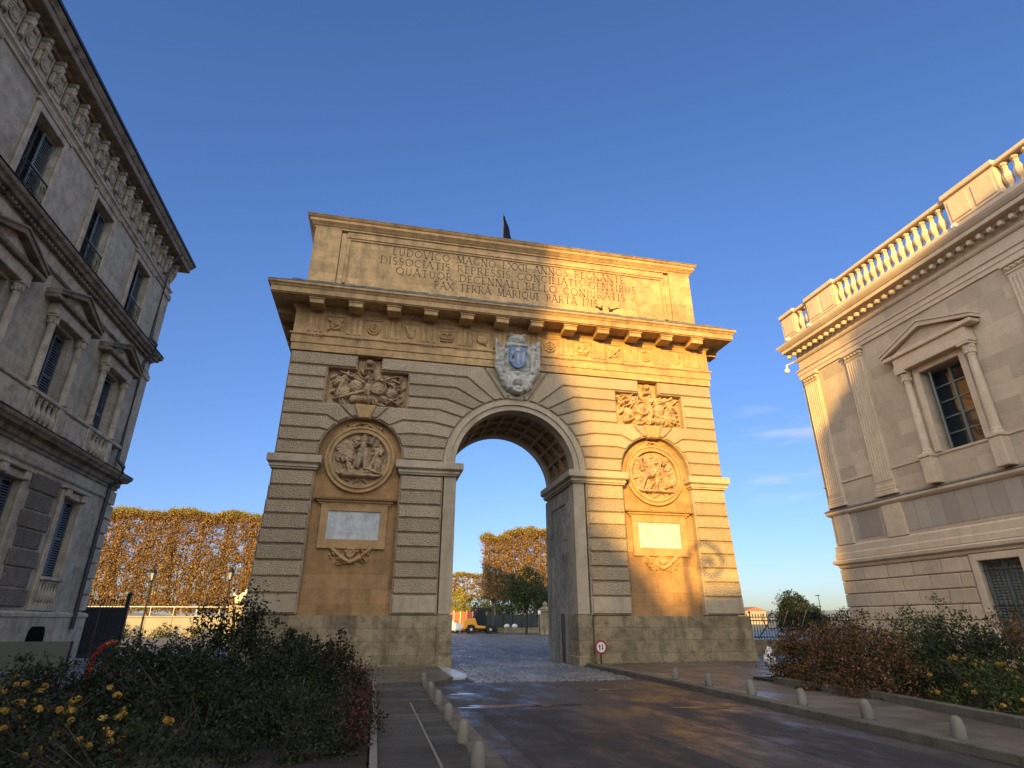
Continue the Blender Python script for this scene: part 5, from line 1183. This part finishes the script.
for i,x in enumerate((11.75,12.8)):
    m=MB(); m.lathe([(.0,0),(.33,.02),(.42,.2),(.36,.45),(.15,.62),(.0,.66)],(0,0,0),10); o=m.build('white_sack_bag','white',None,True); o.location=(x,56.8,.61); o.scale=(1,.8,.75)
    tag(o,'white building sack on the low wall behind the square, '+('left' if i==0 else 'right')+' of the pair','sack','pair of white building sacks')
lw=MB(); lw.cham(10.6,16.4,56.6,57.2,0,.62,.03); tag(lw.build('low_wall','plinth'),'low grey stone wall carrying two white sacks, seen through the arch','wall')
# hoardings
def panel_fence(name,x0,x1,y,h,mat,label,n,post):
    r=empty(name,(x0,y,0),label,'fence'); w_=(x1-x0)/n
    for i in range(n):
        a=x0+w_*i; m=MB(); m.cham(a+.08,a+w_-.05,y,y+.04,.25,h,.01)
        for k in range(5): m.box(a+.08+(w_-.16)*k/5,a+.12+(w_-.16)*k/5,y-.02,y+.0,.25,h)
        m.build('panel',mat,r); m=MB(); m.cham(a-.03,a+.05,y-.05,y+.06,0,h+.12,.01); m.build('post',post,r)
panel_fence('orange_fence',1.0,8.6,60,2.55,'orange','orange safety fence panels with pale posts behind the fork lift',9,'white')
M['mesh']=plain('blue green screen mesh',(.045,.06,.06),.8); panel_fence('screen_fence',8.8,19,57.5,2.2,'mesh','dark blue green screened fence seen through the arch',8,'zinc')
# ================================================================== FORK LIFT
fk=empty('fork_lift',(8.1,54,0),'orange yellow rough terrain fork lift with black cab, parked beyond the arch','fork lift')
X0,Y0=5.6,53.2; W_=1.7
def wheel(parent,x,y,r,wd,nm='wheel'):
    m=MB(); m.lathe([(r*.62,-wd/2),(r*.95,-wd/2),(r,-wd*.35),(r,wd*.35),(r*.95,wd/2),(r*.62,wd/2)],(x,y,r),20,'y')
    for k in range(18):
        t=2*PI*k/18; m.cham(x+r*math.cos(t)-.05,x+r*math.cos(t)+.05,y-wd/2,y+wd/2,r+r*math.sin(t)-.04,r+r*math.sin(t)+.04,.01)
    wv=m.build(nm,'tyre',parent); m=MB(); m.lathe([(0,-wd*.52),(r*.3,-wd*.54),(r*.35,-wd*.4),(r*.6,-wd*.45),(r*.64,-wd*.5),(r*.64,wd*.5),(r*.6,wd*.45),(0,wd*.45)],(x,y,r),16,'y'); m.build('rim','rim',wv)
for x in (X0+.95,X0+3.35):
    for y in (Y0+.15,Y0+W_-.15): wheel(fk,x,y,.50 if x<X0+2 else .48,.36)
m=MB(); m.prism([(X0,.62),(X0+.18,.5),(X0+.42,.62),(X0+.6,1.0),(X0+1.3,1.0),(X0+1.5,.6),(X0+2.75,.6),(X0+2.75,.85),(X0+1.75,.95),(X0+1.45,1.75),(X0+.55,1.68),(X0+.1,1.4)],1,Y0+W_-.1,Y0+.12,.04,.05); m.build('body','yellow',fk)
m=MB(); m.cham(X0+.35,X0+3.6,Y0+.35,Y0+W_-.35,.42,.7,.03); m.build('chassis','black',fk)
m=MB(); m.prism([(X0+1.5,.9),(X0+2.9,.8),(X0+2.95,1.5),(X0+2.6,2.45),(X0+1.55,2.45),(X0+1.35,1.75)],1,Y0+W_-.35,Y0+.33); cb=m.build('cab_glass','glass',fk)
m=MB()
for a,b_ in (((X0+1.5,.9),(X0+1.33,1.75)),((X0+1.33,1.75),(X0+1.52,2.5)),((X0+2.9,.8),(X0+2.97,1.5)),((X0+2.97,1.5),(X0+2.62,2.5)),((X0+2.15,.85),(X0+2.15,2.45))):
    for y in (Y0+.3,Y0+W_-.32): m.tube([(a[0],y,a[1]),(b_[0],y,b_[1])],.055,5)
m.build('cab_frame','black',cb)
m=MB(); m.cham(X0+1.35,X0+2.85,Y0+.25,Y0+W_-.25,2.5,2.62,.03); m.cham(X0+1.15,X0+3.5,Y0+.5,Y0+W_-.5,2.62,3.0,.05); m.build('roof','black',fk)
m=MB()
for y in (Y0+.45,Y0+W_-.45): m.cham(X0+3.72,X0+3.86,y-.06,y+.06,.2,3.25,.01); m.cham(X0+3.56,X0+3.68,y-.05,y+.05,.3,3.05,.01)
for z in (.5,1.5,2.4,3.1): m.cham(X0+3.6,X0+3.8,Y0+.4,Y0+W_-.4,z,z+.1,.01)
ms=m.build('mast','frame',fk); m=MB()
m.cham(X0+3.88,X0+3.96,Y0+.3,Y0+W_-.3,.35,.95,.01)
for y in (Y0+.5,Y0+W_-.5): m.prism([(X0+3.95,.85),(X0+4.02,.85),(X0+4.02,.2),(X0+5.0,.16),(X0+5.0,.12),(X0+3.95,.13)],1,y-.07,y+.07)
m.build('forks','black',ms)
MB().lathe([(.09,0),(.09,.14),(0,.18)],(X0+1.55,Y0+.5,2.62),8).build('beacon','orange',fk)
# white van behind it
vn=empty('white_van',(4.9,56.3,0),'white van half hidden by the left jamb behind the fork lift','van')
m=MB(); m.prism([(1.2,.35),(5.8,.35),(5.95,.9),(5.5,1.15),(4.8,1.35),(4.1,1.95),(1.2,2.0)],1,57.9,56.1,.06,.08); m.build('body','white',vn)
m=MB(); m.prism([(3.4,1.35),(4.6,1.35),(4.05,1.85),(3.4,1.87)],1,56.12,56.08); m.build('side_window','glass',vn); 
for x in (2.0,5.0):
    for y in (56.3,57.7): wheel(vn,x,y,.34,.22)
MB().cham(5.75,5.9,56.2,56.5,.75,.95,.02).build('headlight','palestone',vn)
# ================================================================== DISTANT LAND
m=MB(); n=60; vs=[];fs=[]
for i in range(n+1):
    t=i/n; x=-1600+3400*t; h=11+6*math.sin(t*9)+5*math.sin(t*23+1)+3*math.sin(t*51)
    vs+=[(x,1500,-1),(x,1560,h+8 if x>200 else h),(x,1800,-1)]
for i in range(n): a=3*i; fs+=[(a,a+3,a+4,a+1),(a+1,a+4,a+5,a+2)]
m.add(vs,fs); M['hill']=plain('hazy far hills',(.13,.16,.2),1,var=.3,scale=.01); struct(m,'hills','hill')
for i,(x,y,w2,h,lb) in enumerate(((141,200,9,6.6,'pale distant house with a low roof seen right beside the arch pier'),(215,215,16,6.3,'pale distant house seen between the evergreen and the courthouse'))):
    r=empty('distant_house',(x,y,0),lb,'house'); MB().box(x,x+w2,y,y+8,0,h-1.4).build('wall','plaster',r); MB().prism([(x-.4,h-1.4),(x+w2+.4,h-1.4),(x+w2*.5,h)],1,y-.4,y+8.4).build('roof','tile',r)
# ================================================================== SHADE CASTERS ADDED BEHIND THE CAMERA (outlines shaped to shade arch and courthouse)
def shade_caster(label,sec,y1,depth,storeys,h0,xw,mat='lwall'):
    """added unseen shade caster in house form, whose end wall (section sec in the plane y=y1) runs back along the sun azimuth"""
    x0=min(p[0] for p in sec); r=empty('shade_building',(x0,y1,0),label,'shade caster')
    dx,dy=-depth*math.sin(R(AZ)),-depth*math.cos(R(AZ)); n=len(sec)
    m=MB(); m.add([(x,y1,z) for x,z in sec]+[(x+dx,y1+dy,z) for x,z in sec],[tuple(range(n)),tuple(range(n,2*n))[::-1]]+[(i,(i+1)%n,n+(i+1)%n,n+i) for i in range(n)]); m.build('wall',mat,r)
    k=int((xw[1]-xw[0])/3.2)
    for i in range(k):
        for s_ in range(storeys):
            xc=xw[0]+(i+.5)*(xw[1]-xw[0])/k; z=1.2+s_*h0; m=MB(); m.box(xc-.6,xc+.6,y1-.1,y1+.03,z,z+2.1); m.cham(xc-.8,xc+.8,y1-.05,y1+.14,z+2.14,z+2.3,.02); m.build('window','glass',r)
TA=math.tan(R(AZ)); TE=math.tan(R(EL))/math.cos(R(AZ))
def back(x,y,z,y0): return (x-(y-y0)*TA, z+(y-y0)*TE)       # where the sun ray through (x,y,z) crosses the plane y=y0
A_=[back(x,0,z,-100) for x,z in ((3.2,7.6),(2.8,9.8),(2.15,11.3),(1.45,13.0),(1.75,18.1))]
xl=back(-10.6,0,0,-100)[0]
shade_caster('tall building added unseen behind the viewer, shaped to shade the left of the arch',[(xl,0),(A_[0][0],0)]+A_+[(xl,A_[-1][1])],-100,16,7,4.2,(xl+.6,A_[0][0]-.6))
B_=[back(x,0,z,-100) for x,z in ((3.25,5.1),(3.82,4.6),(4.32,4.0),(5.1,3.4),(5.7,2.4),(6.3,1.75),(6.7,2.5),(9,2.75))]; xr=back(14,-27,0,-100)[0]
shade_caster('lower building added unseen behind the viewer, outline shaped to shade the foot of the arch',[(B_[0][0],0)]+B_+[(xr,B_[-1][1]),(xr,0)],-100,14,4,4.2,(B_[0][0]+1,xr-1))
C_=[back(14,.14,9.0,-60),back(14,-2.6,11.0,-60),back(14,-3.1,12.9,-60)]
shade_caster('building added unseen behind the viewer on the right, shaped to shade the courthouse',[(C_[0][0],0)]+C_+[(12,C_[-1][1]),(12,0)],-60,20,5,3.9,(C_[0][0]+1,11),'rwall')
